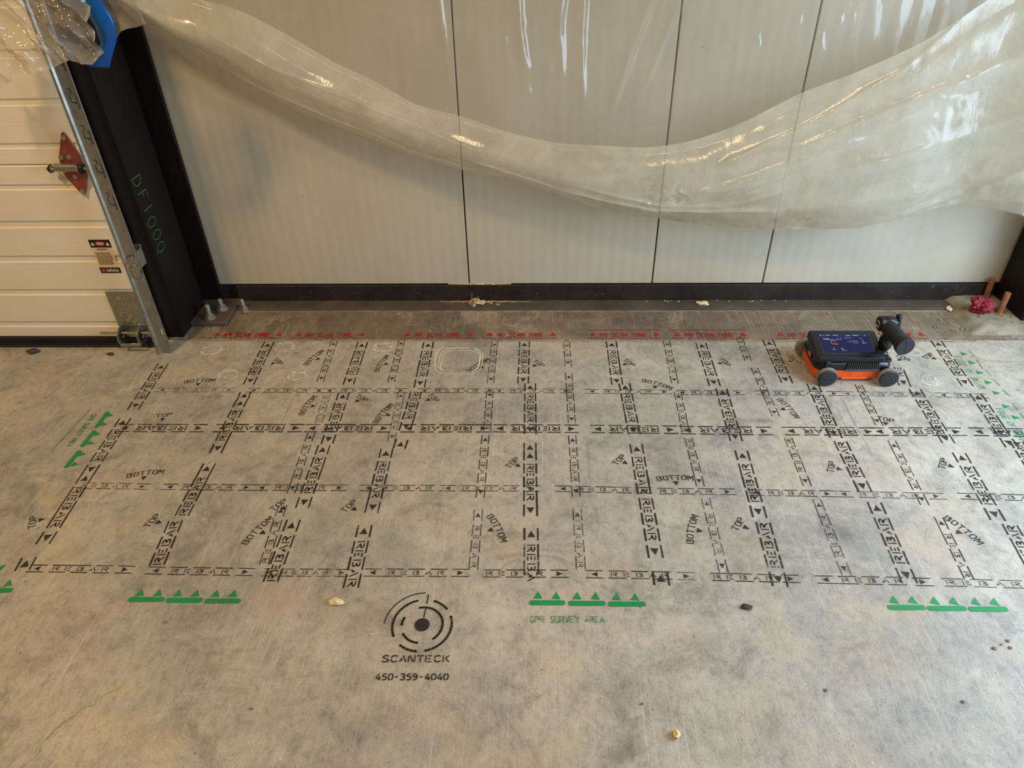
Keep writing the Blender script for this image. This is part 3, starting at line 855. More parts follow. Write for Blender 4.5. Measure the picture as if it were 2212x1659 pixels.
# chalk rings scribbled on the slab
for i, (cx, cy, ra, rb, n) in enumerate(CHALK):
    P = []; big = i == 5; pl = []
    ph = random.random()*6
    for k in range(n*26+5):
        t = k/26*2*pi+2.2; q = 1+.10*sin(t*.33+ph)-.06*(k/26 % n if i != 7 else k/26*2.1)
        c_, s_ = cos(t), sin(t)
        if big: c_ = math.copysign(abs(c_)**.55, c_); s_ = math.copysign(abs(s_)**.55, s_)
        pl.append((cx+ra*q*c_+.004*sin(t*.5+ph), cy+rb*q*s_+.004*sin(t*.37)))
    stroke(P, pl, .0024); flat('chalk_ring_marking', P, P_CHALKF if i > 5 else P_CHALK, FLOOR, label='pale chalk ring scribbled in loops')

# ------------------------------------------------------------------ setting: back wall
YW = 2.563
w = MB(); w.box(-1.9, 3.2, YW+.012, YW+.16, 0, 2.6); WALL = struct(w.build('wall_back', M_JOINT))
seams = [-1.9, -.293, .450, .892, 2.0, 3.2]
for a, b in zip(seams, seams[1:]):
    p = MB(); p.box(a+.0025, b-.0025, YW, YW+.03, .080, 2.6, .002); p.build('wall_panel', M_PANEL, WALL)
w = MB(); w.box(2.16, 2.30, 2.02, 2.563, 0, 2.6, .003); struct(w.build('unseen_jamb_blocker', M_PANEL))  # unseen jamb stub, added to cut off the daylight beside the right column
# steel base angle along the wall
t1 = MB(); t1.box(-1.262, 1.80, YW-.014, YW-.004, .004, .079, .002); T1 = struct(t1.build('trim_1', M_ANGLE))
p = MB(); p.box(-1.262, 1.655, 2.480, YW-.013, 0, .010, .0015); p.build('angle_ledge', M_DUSTY, T1, label='grey dusty floor leg of the steel angle')
p = MB(); pl = [(-1.27+i*.0975, 2.4745+.0015*noise.noise(Vector((i*.9, 0, 0)))) for i in range(31)]
for (xa, ya), (xb, yb) in zip(pl, pl[1:]): p.box(xa, xb, (ya+yb)/2-.002, (ya+yb)/2+.003, 0, .0035)
p.build('sealant_bead', GROUT, T1)

# raised grout pad in the right corner
verts = []; N = 26
p = MB()
poly_out = [(1.615, 2.30), (2.3, 2.30), (2.3, 2.60), (1.615, 2.56)]
nx, ny = 46, 22; vs = []; fs = []
for j in range(ny+1):
    for i in range(nx+1):
        x = 1.60+.75*i/nx; y = 2.295+.262*j/ny
        edge = min((x-1.60-.02*noise.noise(Vector((0, y*9, 2))))/.06, (y-2.295)/.02); h = max(0, min(1, edge)); h = h*h*(3-2*h)
        vs.append((x, y, -.004+.034*h+.005*noise.noise(Vector((x*22, y*22, 0)))*h+.003*noise.noise(Vector((x*60, y*60, 5)))*h))
for j in range(ny):
    for i in range(nx): k = j*(nx+1)+i; fs.append((k, k+1, k+nx+2, k+nx+1))
b = len(vs); ring = [i for i in range(nx+1)]+[j*(nx+1)+nx for j in range(1, ny+1)]+[ny*(nx+1)+i for i in range(nx-1, -1, -1)]+[j*(nx+1) for j in range(ny-1, 0, -1)]
for r_ in ring: vs.append((vs[r_][0], vs[r_][1], -.02))
for q in range(len(ring)): fs.append((ring[q], b+q, b+(q+1) % len(ring), ring[(q+1) % len(ring)]))
PAD = struct(obj('trim_2', vs, fs, GROUT, smooth=True))

# ------------------------------------------------------------------ columns
C = thing('steel_column', 'black steel column beside the garage door with DF1000 scrawled in green', 'column', (-1.47, 2.42, 0))
def part(mb, name, mat, par, org, **k):
    o = mb.build(name, mat, par, **k); return o
def rel(mb, org):
    for v in mb.v: v -= Vector(org)
    return mb
o_ = (-1.47, 2.42, 0)
p = MB(); p.box(-1.60, -1.391, 2.280, 2.288, .0, 2.4, .001); p.box(-1.400, -1.391, 2.2885, 2.50, 0, 2.4, .001); smooth_sharp(rel(p, o_).build('jamb_channel', M_STEEL, C))
p = MB(); p.box(-1.62, -1.328, 2.540, 2.556, .02, 2.4, .0015); rel(p, o_).build('flange', M_STEEL, C)
p = MB(); p.box(-1.475, -1.465, 2.30, 2.54, .02, 2.4); p.box(-1.47, -1.40, 2.495, 2.505, .02, 2.4); rel(p, o_).build('web', M_RECESS, C)
p = MB(); p.box(-1.62, -1.252, 2.358, 2.556, 0, .020, .003); rel(p, o_).build('base_plate', M_DUSTY, C)
p = MB(); p.box(-1.60, -1.3925, 2.285, 2.291, 0, .012); 
# handwriting DF1000 on the face that looks right, running downwards
P = []
HW = [('D', .600, 2.318), ('F', .545, 2.323), ('1', .500, 2.328), ('0', .450, 2.322), ('0', .400, 2.326), ('0', .352, 2.326)]
HG = {'D': [[(0, 0), (0, 1)], [(0, 1), (.45, .8), (.6, .4), (.4, .1), (0, 0)]], 'F': [[(0, 0), (0, 1)], [(0, 1), (.55, 1)], [(0, .55), (.4, .55)]],
      '1': [[(.3, 1), (.3, 0)]], '0': [[(.3+.3*cos(t*pi/7), .5+.5*sin(t*pi/7)) for t in range(15)]]}
for chh, zc, yc in HW:
    for plg in HG[chh]: stroke(P, [(yc-.024+.060*v, zc+.022-.052*u) for u, v in plg], .0032)
vs = []; fs = []
for q in P: b = len(vs); vs += [(-1.3900-o_[0], y-o_[1], z) for y, z in q]; fs.append(tuple(range(b, b+4)))
obj('chalk_writing', vs, fs, P_GCHALK, C, label='green handwritten DF1000')

CR = thing('steel_column', 'black steel column at the right edge standing on the grout pad', 'column', (1.95, 2.45, 0))
p = MB(); p.box(1.812, 2.12, 2.352, 2.552, .0, 2.2, .004); rel(p, (1.95, 2.45, 0)).build('column_shaft', M_STEEL, CR)
p = MB(); p.box(1.74, 2.20, 2.335, 2.556, .0, .026, .003); rel(p, (1.95, 2.45, 0)).build('base_plate', GROUT, CR)

def anchor(x, y, z0, h, r, label, mat, lean=(0, 0), nut=True, group=None):
    A = thing('anchor_bolt', label, 'bolt', (x, y, z0), group)
    p = MB(); prof = []
    k = int(h/.0035)
    for i in range(k+1): prof += [(i*h/k, r if i % 2 else r*.92)]
    prof += [(h+.002, r*.75)]
    p.lathe((0, 0, 0), (lean[0], lean[1], 1), prof, 16); p.build('threaded_rod', mat, A)
    if nut:
        p = MB(); p.cyl((0, 0, .003), (0, 0, .003+r*1.5), r*1.75, n=6); p.build('nut', mat, A)
    p = MB(); p.cyl((0, 0, 0), (0, 0, .004), r*2.4, n=20); p.build('washer', mat, A)
    return A
anchor(-1.324, 2.392, .020, .058, .0095, 'nearest of the three zinc anchor bolts at the left column foot', M_BOLT, (.02, .02))
anchor(-1.300, 2.462, .020, .045, .0095, 'middle zinc anchor bolt close against the left column flange', M_BOLT, (-.03, .0))
anchor(-1.216, 2.478, .002, .050, .0085, 'short zinc anchor bolt outside the left base plate by the wall angle', M_BOLT, (-.1, .1))
anchor(1.774, 2.535, .026, .085, .0115, 'rusty threaded rod nearer the wall beside the red rag', M_RUST, (-.02, .02), nut=False)
anchor(1.765, 2.415, .026, .088, .0115, 'rusty threaded rod at the front corner of the right column', M_RUST, (.02, .0), nut=False)

# ------------------------------------------------------------------ garage door
YD = 2.225
DOOR = struct(thing('door_1', '', '')); del DOOR['label']; del DOOR['category']; DOOR.location = (-1.9, YD, 0); oD = (-1.9, YD, 0)
def section(z0, z1, grooves):
    """door section with a vertical profile of shallow channels, pushed along x"""
    pr = [(z0, .004), (z0+.004, 0)]
    for a, b in grooves: pr += [(a, 0), (a+.003, .005), (b-.006, .005), (b, 0)]
    pr += [(z1-.004, 0), (z1, .004)]
    x0, x1 = -3.6, -1.452; vs = []; n = len(pr)
    for x in (x0, x1):
        for z, d in pr: vs.append((x-oD[0], d, z))
        vs += [(x-oD[0], .045, z1), (x-oD[0], .045, z0)]
    m = n+2; fs = [(i, m+i, m+(i+1) % m, (i+1) % m) for i in range(m)]+[tuple(range(m))[::-1], tuple(range(m, 2*m))]
    return obj('door_section', vs, fs, M_DOOR, DOOR)
section(.036, .6985, [(.080, .106), (.216, .243), (.350, .377), (.480, .508), (.6145, .636)])
section(.7005, 1.36, [(.752, .772), (.884, .908), (1.02, 1.047), (1.155, 1.18)])
p = MB(); p.prism([(-3.6, 0), (-1.455, 0), (-1.455, .037), (-3.6, .037)], YD-.012, YD+.03); rel(p, oD).build('bottom_seal', M_RUBBER, DOOR)
p = MB(); p.box(-3.6, -1.455, YD-.020, YD-.006, 0, .010, .003); p.box(-3.6, -1.455, YD-.016, YD-.010, .010, .020); rel(p, oD).build('seal_lip', M_RUBBER, DOOR)
# warning label
def on_door(name, polys, mat, y, lab=None, par=DOOR):
    vs = []; fs = []
    for q in polys:
        b = len(vs); vs += [(x-oD[0], y-oD[1], z) for x, z in q]; fs.append(tuple(range(b, b+len(q))))
    return obj(name, vs, fs, mat, par, label=lab)
rc = lambda x0, x1, z0, z1: [(x0, z0), (x1, z0), (x1, z1), (x0, z1)]
LB = on_door('warning_label', [rc(-1.574, -1.505, .312, .437)], M_LABEL, YD-.0008, 'small cream and black danger sticker')
on_door('label_header', [rc(-1.577, -1.502, .407, .437), rc(-1.577, -1.502, .308, .330)], M_LBLACK, YD-.0011, 'black printed bands of the sticker')
ov = [(-1.5395+.0165*cos(t*pi/10), .422+.0085*sin(t*pi/10)) for t in range(20)]
on_door('label_danger_mark', [ov, rc(-1.571, -1.560, .313, .325)], M_LRED, YD-.0014, 'red oval reading DANGER and red logo square')
P = []; text(P, 'GARAGA', .044, .011, x0=-1.5535, y0=.3135, th=.2, adv=.86)
for cx in (-1.566, -1.513): tri_poly(P, cx, .421, 0, 1, .013)
Pd = []; text(Pd, 'DANGER', .026, .0065, x0=-1.5525, y0=.4188, th=.18); P += Pd
on_door('label_white_print', P, M_WHITE, YD-.0017)
P = []
for r_ in range(13):
    z = .396-r_*.0044 if r_ > 1 else .402-r_*.004
    x = -1.570+(.012 if r_ < 2 else 0); xe = -1.512-(.010 if r_ < 2 else random.random()*.006)
    while x < xe:
        l_ = random.uniform(.003, .008); P.append(rc(x, min(x+l_, xe), z-.0012, z+.0012)); x += l_+.0014
on_door('label_small_print', P, M_LTEXT, YD-.0014, 'lines of tiny brown print')
# hinge with roller between the sections
def bolt_head(mb, x, z, y=YD-.004, r=.006):
    mb.cyl((x, y, z), (x, y-.003, z), r*1.35, n=16); mb.cyl((x, y-.003, z), (x, y-.008, z), r*.8, n=6)
p = MB(); p.prism([(-1.562, .704), (-1.556, .728), (-1.549, .742), (-1.520, .800), (-1.516, .806), (-1.508, .806), (-1.502, .789), (-1.486, .735), (-1.484, .704)], YD-.009, YD-.0055)
p.prism([(-1.572, .698), (-1.562, .672), (-1.553, .652), (-1.533, .610), (-1.525, .602), (-1.514, .607), (-1.484, .669), (-1.484, .698)], YD-.009, YD-.0055)
HG_ = rel(p, oD).build('roller_hinge', M_HINGE, DOOR, label='red-tinted steel hinge plate with a roller')
p = MB()
for x, z in ((-1.515, .789), (-1.522, .728), (-1.549, .727), (-1.556, .685), (-1.526, .664), (-1.522, .614)): bolt_head(p, x, z, YD-.009)
rel(p, oD).build('hinge_bolt', M_ZINC, HG_)
p = MB(); p.cyl((-1.598, YD-.028, .696), (-1.42, YD-.028, .696), .0055, n=16); p.cyl((-1.583, YD-.028, .696), (-1.578, YD-.028, .696), .010, n=20)
p.cyl((-1.498, YD-.028, .696), (-1.490, YD-.028, .696), .011, n=20); rel(p, oD).build('hinge_pin', M_ZINC, HG_)
p = MB(); p.cyl((-1.570, YD-.022, .698), (-1.500, YD-.022, .698), .0125, n=24); p.box(-1.570, -1.500, YD-.024, YD-.008, .690, .708, .002); smooth_sharp(rel(p, oD).build('hinge_knuckle', M_GALV, HG_))
p = MB(); p.lathe((-1.489, YD-.028, .696), (1, 0, 0), [(0, .008), (.001, .016), (.007, .018), (.013, .016), (.014, .008)]); smooth_sharp(rel(p, oD).build('roller', M_RUBBER, HG_))
p = MB(); p.lathe((-1.590, YD-.028, .696), (1, 0, 0), [(0, .006), (.001, .012), (.006, .013), (.007, .006)]); smooth_sharp(rel(p, oD).build('pin_washer', M_RUBBER, HG_))
# bottom bracket
p = MB(); p.prism([(-1.592, .232), (-1.470, .232), (-1.470, .060), (-1.592, .060)], YD-.003, YD-.0005)
BR = rel(p, oD).build('bottom_bracket', M_GALV, DOOR, label='galvanized corner bracket of the garage door')
p = MB()
for x, z in ((-1.545, .208), (-1.532, .178), (-1.556, .206), (-1.552, .150), (-1.560, .137), (-1.530, .130), (-1.544, .112), (-1.519, .108), (-1.567, .123)): bolt_head(p, x, z, YD-.003, .0058 if z not in (.178, .206, .123) else .0026)
rel(p, oD).build('bracket_bolt', M_ZINC, BR)
p = MB()
p.box(-1.580, -1.478, YD-.006, YD-.002, .030, .096, .001)
for x in (-1.578, -1.502):
    p.prism([(YD-.004, .030), (YD-.055, .034), (YD-.062, .052), (YD-.056, .078), (YD-.034, .094), (YD-.004, .096)], x, x+.004, 'z')
vs = p.v  # remap the two cheeks: (y, z, x) -> (x, y, z)
for k in range(len(vs)-24, len(vs)): v = vs[k]; vs[k] = Vector((v.z, v.x, v.y))
p.box(-1.576, -1.498, YD-.060, YD-.056, .030, .044, .001)
smooth_sharp(rel(p, oD).build('roller_housing', M_GALV, BR))
p = MB(); p.cyl((-1.652, YD-.032, .074), (-1.44, YD-.032, .074), .0058, n=16); rel(p, oD).build('roller_rod', M_ZINC, BR)
p = MB()
for x in (-1.5715, -1.4965): p.cyl((x, YD-.030, .062), (x+.002, YD-.030, .062), .020, n=24); 
rel(p, oD).build('housing_disc', M_RUBBER, BR)
p = MB()
for x in (-1.569, -1.494): p.cyl((x, YD-.034, .058), (x+.003, YD-.034, .058), .0075, n=16)
rel(p, oD).build('disc_rivet', M_ZINC, BR)

# vertical track
TR = thing('door_track', 'galvanized vertical roller track of the garage door standing on the floor', 'track', (-1.43, 2.17, 0))
oT = (-1.43, 2.17, 0)
prof = [(-1.4405, 2.182), (-1.4435, 2.172), (-1.443, 2.162), (-1.438, 2.156), (-1.432, 2.157), (-1.4285, 2.164), (-1.424, 2.167), (-1.390, 2.1685), (-1.389, 2.173), (-1.424, 2.172), (-1.432, 2.182)]
p = MB(); p.prism(prof, .002, 1.6, 'z'); o = rel(p, oT).build('track_rail', M_TRACK, TR); smooth_sharp(o, 50)
slot_me = None
for k in range(10):
    # stamped slot pattern: small hook, open square, small hook
    P = []
    for pl in ([(-1.424, .026), (-1.414, .026), (-1.414, .014), (-1.419, .014)], [(-1.422, .010), (-1.422, -.012), (-1.403, -.012), (-1.403, .010), (-1.408, .010)],
               [(-1.414, -.016), (-1.404, -.016), (-1.404, -.030), (-1.409, -.030)]): stroke(P, pl, .0017)
    vs = []; fs = []
    for q in P: b = len(vs); vs += [(x+.008-oT[0], 2.1664+(x+1.416)*.0441-oT[1], z) for x, z in q]; fs.append(tuple(range(b, b+4)))
    if slot_me is None: o = obj('track_slot', vs, fs, M_RECESS, TR); slot_me = o.data
    else: o = bpy.data.objects.new('track_slot', slot_me); COL.objects.link(o); o.parent = TR
    o.location = (0, 0, .60+.107*k)
p = MB(); p.prism([(-1.431, .395), (-1.398, .405), (-1.388, .380), (-1.392, .335), (-1.408, .318), (-1.420, .322), (-1.431, .365)], 2.1605, 2.1635)
p.box(-1.394, -1.391, 2.162, 2.215, .352, .412, .001); p.box(-1.425, -1.391, 2.212, 2.216, .360, .424, .001); p.cyl((-1.402, 2.165, .405), (-1.402, 2.205, .405), .004, n=10)
BK = rel(p, oT).build('track_bracket', M_GALV, TR, label='galvanized bracket fixing the track to the column')
p = MB()
for x, z, r in ((-1.424, .372, .0065), (-1.400, .372, .0065), (-1.402, .345, .003), (-1.411, .352, .003), (-1.397, .357, .003), (-1.413, .331, .0025)):
    p.cyl((x, 2.1605, z), (x, 2.155 if r > .005 else 2.1598, z), r, n=12 if r < .005 else 6)
rel(p, oT).build('bracket_bolt', M_ZINC, BK)
p = MB(); p.box(-1.399, -1.397, 2.1665, 2.1680, .085, .105); rel(p, oT).build('track_mark', M_WHITE, TR)

# ------------------------------------------------------------------ plastic sheeting
def lerp_curve(pts, x):
    if x <= pts[0][0]: a, b = pts[0], pts[1]
    elif x >= pts[-1][0]: a, b = pts[-2], pts[-1]
    else:
        for a, b in zip(pts, pts[1:]):
            if a[0] <= x <= b[0]: break
    return a[1]+(b[1]-a[1])*(x-a[0])/(b[0]-a[0])
def smooth_curve(pts, x, w=.05): return sum(lerp_curve(pts, x+k*w/2)*c for k, c in ((-2, .1), (-1, .2), (0, .4), (1, .2), (2, .1)))
def ridge(d, w): return exp(-(d/w)**2)
def nz(x, y, z): return noise.noise(Vector((x, y, z)))
def grid(name, f, nu, nv, mat, parent, label=None):
    vs = []; fs = []
    for j in range(nv+1):
        for i in range(nu+1): vs.append(f(i/nu, j/nv))
    for j in range(nv):
        for i in range(nu): k = j*(nu+1)+i; fs.append((k, k+1, k+nu+2, k+nu+1))
    return obj(name, vs, fs, mat, parent, smooth=True, label=label)
SHEET = thing('plastic_sheet', 'large clear polythene sheet sagging across the white back wall', 'plastic sheet', (0, 2.44, 1.0))
oS = Vector((0, 2.44, 1.0))
X0, X1 = -1.45, 2.05
GLINT = [(.70, .985, .045), (.80, 1.035, .04), (.63, .93, .03), (.89, .99, .04), (.96, 1.05, .035), (-.675, .972, .018), (-.66, 1.09, .05), (-.30, .795, .02), (.016, .842, .035), (-.044, 1.044, .03), (.217, 1.04, .04), (.16, .96, .03), (-.078, .73, .03), (.52, .86, .03), (.55, .95, .03)]
def back(u, v):
    x = X0+(X1-X0)*u; zb = smooth_curve(SH_BOT, x, .03)+.003*nz(x*9, 0, 3); z = zb+(2.3-zb)*v**1.5
    h = z-zb
    y = 2.425+.075*(1-exp(-h/.25))
    fade = max(0, min(1, (z-.74)/.35))
    for cx, lean, wd, am in ((-.05, -.10, .012, .020), (.06, -.03, .014, .018), (.13, -.02, .010, .026), (.27, .34, .014, .030), (.36, .36, .010, .016), (-.30, -.1, .010, .012), (.02, .25, .008, .010)):
        y -= am*fade*ridge(x-cx-lean*(z-.9)-.02*nz(cx*7, z*3, 0), wd)
    # curved drag folds swinging into the hem
    for xc, zc, r_, am in ((-.10, 1.02, .20, .010), (.02, 1.06, .26, .008)):
        if x < xc+.3 and z < zc: y -= am*ridge(hypot(x-xc-.22, z-zc)-r_*1.2, .010)*fade
    g = 0
    for gx, gz, gr in GLINT: g = max(g, ridge(hypot((x-gx)*1.5, z-gz), gr))
    if g > .01: y -= g*.010*(abs(nz(x*60, z*16, 5))+.6*nz(x*120, z*45, 6))
    t_ = max(0, min(1, (x-1.4)/.25)); y += -.105*t_*t_*(3-2*t_)-.02*max(0, x-1.6)
    y += .016*nz(x*2.2, z*1.6, 1)*(1-.6*t_)+.004*nz(x*7, z*4, 2)
    if z > .85: y += .0022*nz(x*30, z*8, 4)*min(1, (z-.85)/.1)*max(0, min(1, (x+.2)/.3))
    return Vector((x, min(y, 2.553), z))-oS
grid('hanging_film', back, 520, 170, M_FILM, SHEET)
def seg_dist(px_, pz_, pl):
    best = 9
    for (ax, az), (bx, bz) in zip(pl, pl[1:]):
        if px_ < min(ax, bx)-.06 or px_ > max(ax, bx)+.06: continue
        dx, dz = bx-ax, bz-az; t = max(0, min(1, ((px_-ax)*dx+(pz_-az)*dz)/(dx*dx+dz*dz)))
        d = (px_-ax-t*dx)*-dz+(pz_-az-t*dz)*dx; d_ = hypot(px_-ax-t*dx, pz_-az-t*dz)
        if d_ < abs(best): best = math.copysign(d_, d)
    return best
FOLDS = [(.20, .16, .012, .050), (.48, .40, .014, .060), (.62, .70, .012, .05), (.82, .86, .010, .04)]
CAM_ = [.008, .006, .009, .009, .010, .007, .010, .007, .006, .007, .009]
def hem(u, v):
    x = X0+(X1-X0)*u; zb = smooth_curve(SH_BOT, x, .03)+.003*nz(x*9, 0, 3); zt = smooth_curve(SH_TOP, x, .06)
    z = zb+(zt-zb)*v; s = (x+1.2)/2.9
    y = 2.425-.045*sin(pi*min(1, v*1.1))
    wid = max(.1, zt-zb)
    for a, b_, am, wd in FOLDS:
        c = a+(b_-a)*s+.03*nz(a*9, x*1.6, 1); y -= am*ridge((v-c)*wid, wd)
    for k, pl in enumerate(CREASE):
        d = seg_dist(x, z+.006*nz(x*8, k*3, 1), pl)
        if abs(d) < .05:
            e = min(1, max(0, (x-min(q[0] for q in pl))/.08), max(0, (max(q[0] for q in pl)-x)/.08))
            y -= CAM_[k]*e*(exp(-abs(d)/.007) if d > 0 else exp(-abs(d)/.022))
    t_ = max(0, min(1, (x-1.4)/.25)); y -= .085*t_*t_*(3-2*t_)
    y += .012*nz(x*1.8, z*3, 7)*(1-.7*t_)+.004*nz(x*5, v*5, 8)
    g = max(ridge(hypot((x-.42)*.8, z-.52), .07), .3*ridge(hypot(x-1.32, (z-.80)), .09), .45*ridge(hypot((x-1.45)*.6, z-.52), .10), .35*ridge(hypot((x-.9)*.4, z-.42), .06))
    y += g*.020*(abs(nz(x*14, z*17, 3))+.5*abs(nz(x*33, z*30, 4)))
    y += .0011*nz(x*22, z*26, 9)
    return Vector((x, y, z))-oS
grid('folded_hem', hem, 620, 110, M_HEM, SHEET, label='cloudy doubled lower band of the sheet')
def loft(name, A, B, Y, amp, freq, mat, parent, org, nu, nv, seed, label=None, yoff=lambda u, v: 0):
    def cv(pts, u):
        t = u*(len(pts)-1); i = min(int(t), len(pts)-2); t -= i; return pts[i][0]+(pts[i+1][0]-pts[i][0])*t, pts[i][1]+(pts[i+1][1]-pts[i][1])*t
    def f(u, v):
        a, b = cv(A, u), cv(B, u); x = a[0]+(b[0]-a[0])*v; z = a[1]+(b[1]-a[1])*v
        xr, zr = x*.8+z*.6, z*.8-x*.6; q = (1-abs(nz(xr*freq*1.0, zr*freq*.45, seed))*1.6)+.45*(1-abs(nz(zr*freq*.8, xr*freq*2.6, seed+4))*1.8)+.12*nz(x*freq*4.5, z*freq*4.5, seed+9)-.6
        return Vector((x, Y-amp*q+yoff(u, v), z))-Vector(org)
    return grid(name, f, nu, nv, mat, parent, label)
BN = thing('plastic_sheet', 'crumpled end of clear polythene bunched over the garage door top left', 'plastic sheet', (-1.35, 2.1, 1.1)); oB = (-1.35, 2.1, 1.1)
loft('bunched_film', L1B, L1T, 2.105, .055, 13, M_BUNCH, BN, oB, 130, 90, 2, yoff=lambda u, v: .012)
loft('film_tail', L3B, L3T, 2.165, .03, 9, M_BUNCH, BN, oB, 40, 40, 5)
def tape(u, v):
    t = u*(len(TPL)-1); i = min(int(t), len(TPL)-2); t -= i
    a = [TPL[i][k]+(TPL[i+1][k]-TPL[i][k])*t for k in (0, 1)]; b = [TPR[i][k]+(TPR[i+1][k]-TPR[i][k])*t for k in (0, 1)]
    x = a[0]+(b[0]-a[0])*v; z = a[1]+(b[1]-a[1])*v
    return Vector((x+1.35, 2.135-.014*sin(pi*v)-.006*sin(u*5)+.004*nz(x*20, z*20, 0)-2.1, z-1.1))
TP = grid('blue_tape', tape, 40, 12, M_TAPE, BN, label='wide strip of blue tape')
sd = TP.modifiers.new('thickness', 'SOLIDIFY'); sd.thickness = .0012

# ------------------------------------------------------------------ scanner cart
RX, RY = 1.060, 2.070
CART = thing('scanner_cart', 'black and orange four-wheeled floor scanner with a tablet and a rubber grip', 'scanner', (RX, RY, 0)); oR = (RX, RY, 0)
def rounded(mb, x0, x1, y0, y1, r, zs, n=6):
    """rounded-rectangle loft: zs = [(z, inset)]"""
    vs = []; m = 4*(n+1)
    for z, ins in zs:
        q = max(.002, r-ins*.5)
        for cx, cy, a0 in ((x1-ins-q, y1-ins-q, 0), (x0+ins+q, y1-ins-q, 90), (x0+ins+q, y0+ins+q, 180), (x1-ins-q, y0+ins+q, 270)):
            for i in range(n+1): a = radians(a0+90*i/n); vs.append((cx+q*cos(a), cy+q*sin(a), z))
    fs = [(k*m+i, k*m+(i+1) % m, (k+1)*m+(i+1) % m, (k+1)*m+i) for k in range(len(zs)-1) for i in range(m)]
    fs += [tuple(range(m))[::-1], tuple((len(zs)-1)*m+i for i in range(m))]
    mb.add(vs, fs)
p = MB(); rounded(p, .932, 1.186, 1.992, 2.150, .026, [(.016, .010), (.018, .005), (.030, .002), (.051, .001), (.053, .003)]); LS = smooth_sharp(rel(p, oR).build('lower_shell', M_ORANGE, CART, label='orange lower body shell'))
p = MB(); p.box(1.030, 1.118, 1.996, 2.010, .011, .020, .002); p.box(1.055, 1.098, 1.9925, 1.996, .028, .044, .0008); rel(p, oR).build('shell_latch', M_ORANGE, LS)
p = MB(); rounded(p, .930, 1.188, 1.990, 2.152, .027, [(.053, .003), (.054, .0005), (.066, .0015), (.078, .006), (.083, .012)]); UB = smooth_sharp(rel(p, oR).build('upper_body', M_GLOSSBLK, CART, label='black upper body'))
p = MB(); p.box(1.030, 1.142, 1.985, 1.996, .053, .060, .001)
for k in range(17): x = 1.034+k*.0064; p.box(x, x+.0026, 1.986, 2.010, .058, .080, .0005, Matrix.Rotation(radians(-12), 3, 'X'))
rel(p, oR).build('cooling_fin', M_FIN, UB)
p = MB(); p.box(.962, .975, 1.989, 1.998, .066, .088, .001); rel(p, oR).build('battery_latch', M_GREYPL, UB)
p = MB(); p.box(.972, 1.030, 1.9885, 1.996, .058, .082, .002); rel(p, oR).build('battery_cover', M_PLASTIC, UB)
P = []; text(P, 'PROCESSOR', .016, .0024, x0=.986, y0=.0655, th=.2)
p = MB(); rounded(p, 1.146, 1.184, 1.998, 2.05, .010, [(.082, 0), (.087, .001), (.089, .004)]); smooth_sharp(rel(p, oR).build('rear_deck', M_GLOSSBLK, CART))
p = MB()
for cx in (1.155, 1.170): p.lathe((cx, 2.014, .088), (0, 0, 1), [(0, .0062), (.002, .006), (.0025, .004)], 18)
rel(p, oR).build('deck_button', M_RUBBER, CART)
p = MB(); p.box(.9285, .932, 2.050, 2.072, .066, .080, .0015); rel(p, oR).build('side_button', M_LRED, CART, label='red-orange button on the left side')
# wheels
def wheel(cx, cy, side):
    y = 1 if side > 0 else -1
    p = MB(); p.lathe((cx-oR[0], cy-oR[1]-y*.010, .0345), (0, y, 0), [(0, .024), (.0005, .032), (.003, .0345), (.015, .0345), (.0165, .033)], 40); W = smooth_sharp(p.build('wheel', M_TYRE, CART))
    p = MB(); p.lathe((cx-oR[0], cy-oR[1]-y*.002, .0345), (0, y, 0), [(0, .030), (.006, .0325), (.011, .0322), (.0135, .030), (.0140, .0285), (.0138, .006)], 40); H = smooth_sharp(p.build('wheel_hub', M_GREYPL, W))
    p = MB()
    for k in range(3):
        a = radians(90+120*k); p.cyl((cx-oR[0]+.0095*cos(a), cy-oR[1]+y*.0110, .0345+.0095*sin(a)), (cx-oR[0]+.0095*cos(a), cy-oR[1]+y*.0122, .0345+.0095*sin(a)), .0026, n=12)
    p.build('hub_hole', M_RECESS, W)
    p = MB(); p.cyl((cx-oR[0], cy-oR[1]-y*.03, .0345), (cx-oR[0], cy-oR[1]-y*.008, .0345), .006, n=12); p.build('axle', M_RUBBER, W)
wheel(.971, 1.978, -1); wheel(1.174, 1.976, -1); wheel(.952, 2.162, 1); wheel(1.170, 2.160, 1)
# tablet, tilted towards the operator
TA = Matrix.Rotation(radians(11), 3, 'X'); piv = Vector((1.045, 2.065, .112))
def tab(mb): 
    for k, v in enumerate(mb.v): mb.v[k] = TA @ (v-piv)+piv-Vector(oR)
    return mb
p = MB(); rounded(p, .930, 1.158, 1.990, 2.128, .012, [(.092, .006), (.095, .001), (.112, 0), (.1165, .002), (.118, .006)]); TB = smooth_sharp(tab(p).build('tablet', M_PLASTIC, CART, label='rugged black tablet'))
p = MB(); p.box(.952, 1.134, 2.008, 2.112, .1176, .1184, .0003); tab(p).build('tablet_glass', M_GLOSSBLK, TB)
def scr_mat(name, c, s):
    t = NT(name); e = t.n('ShaderNodeEmission'); e.inputs[0].default_value = c; e.inputs[1].default_value = s; t.l(e.outputs[0], t.out.inputs[0]); return t.m
S_BLUE = scr_mat('screen_blue', srgb(66, 68, 116), .5); S_WHITE = scr_mat('screen_white', srgb(225, 228, 240), .8); S_OR = scr_mat('screen_orange', srgb(220, 110, 60), .7); S_CY = scr_mat('screen_cyan', srgb(30, 120, 200), .8); S_DK = scr_mat('screen_header', srgb(60, 66, 140), .7)
def on_tab(name, polys, mat, z, lab=None):
    p = MB()
    for q in polys: p.add([(x, y, z) for x, y in q], [tuple(range(len(q)))])
    return tab(p).build(name, mat, TB, label=lab)
sx, sy = .960, 2.016; SWd, SHt = .166, .088
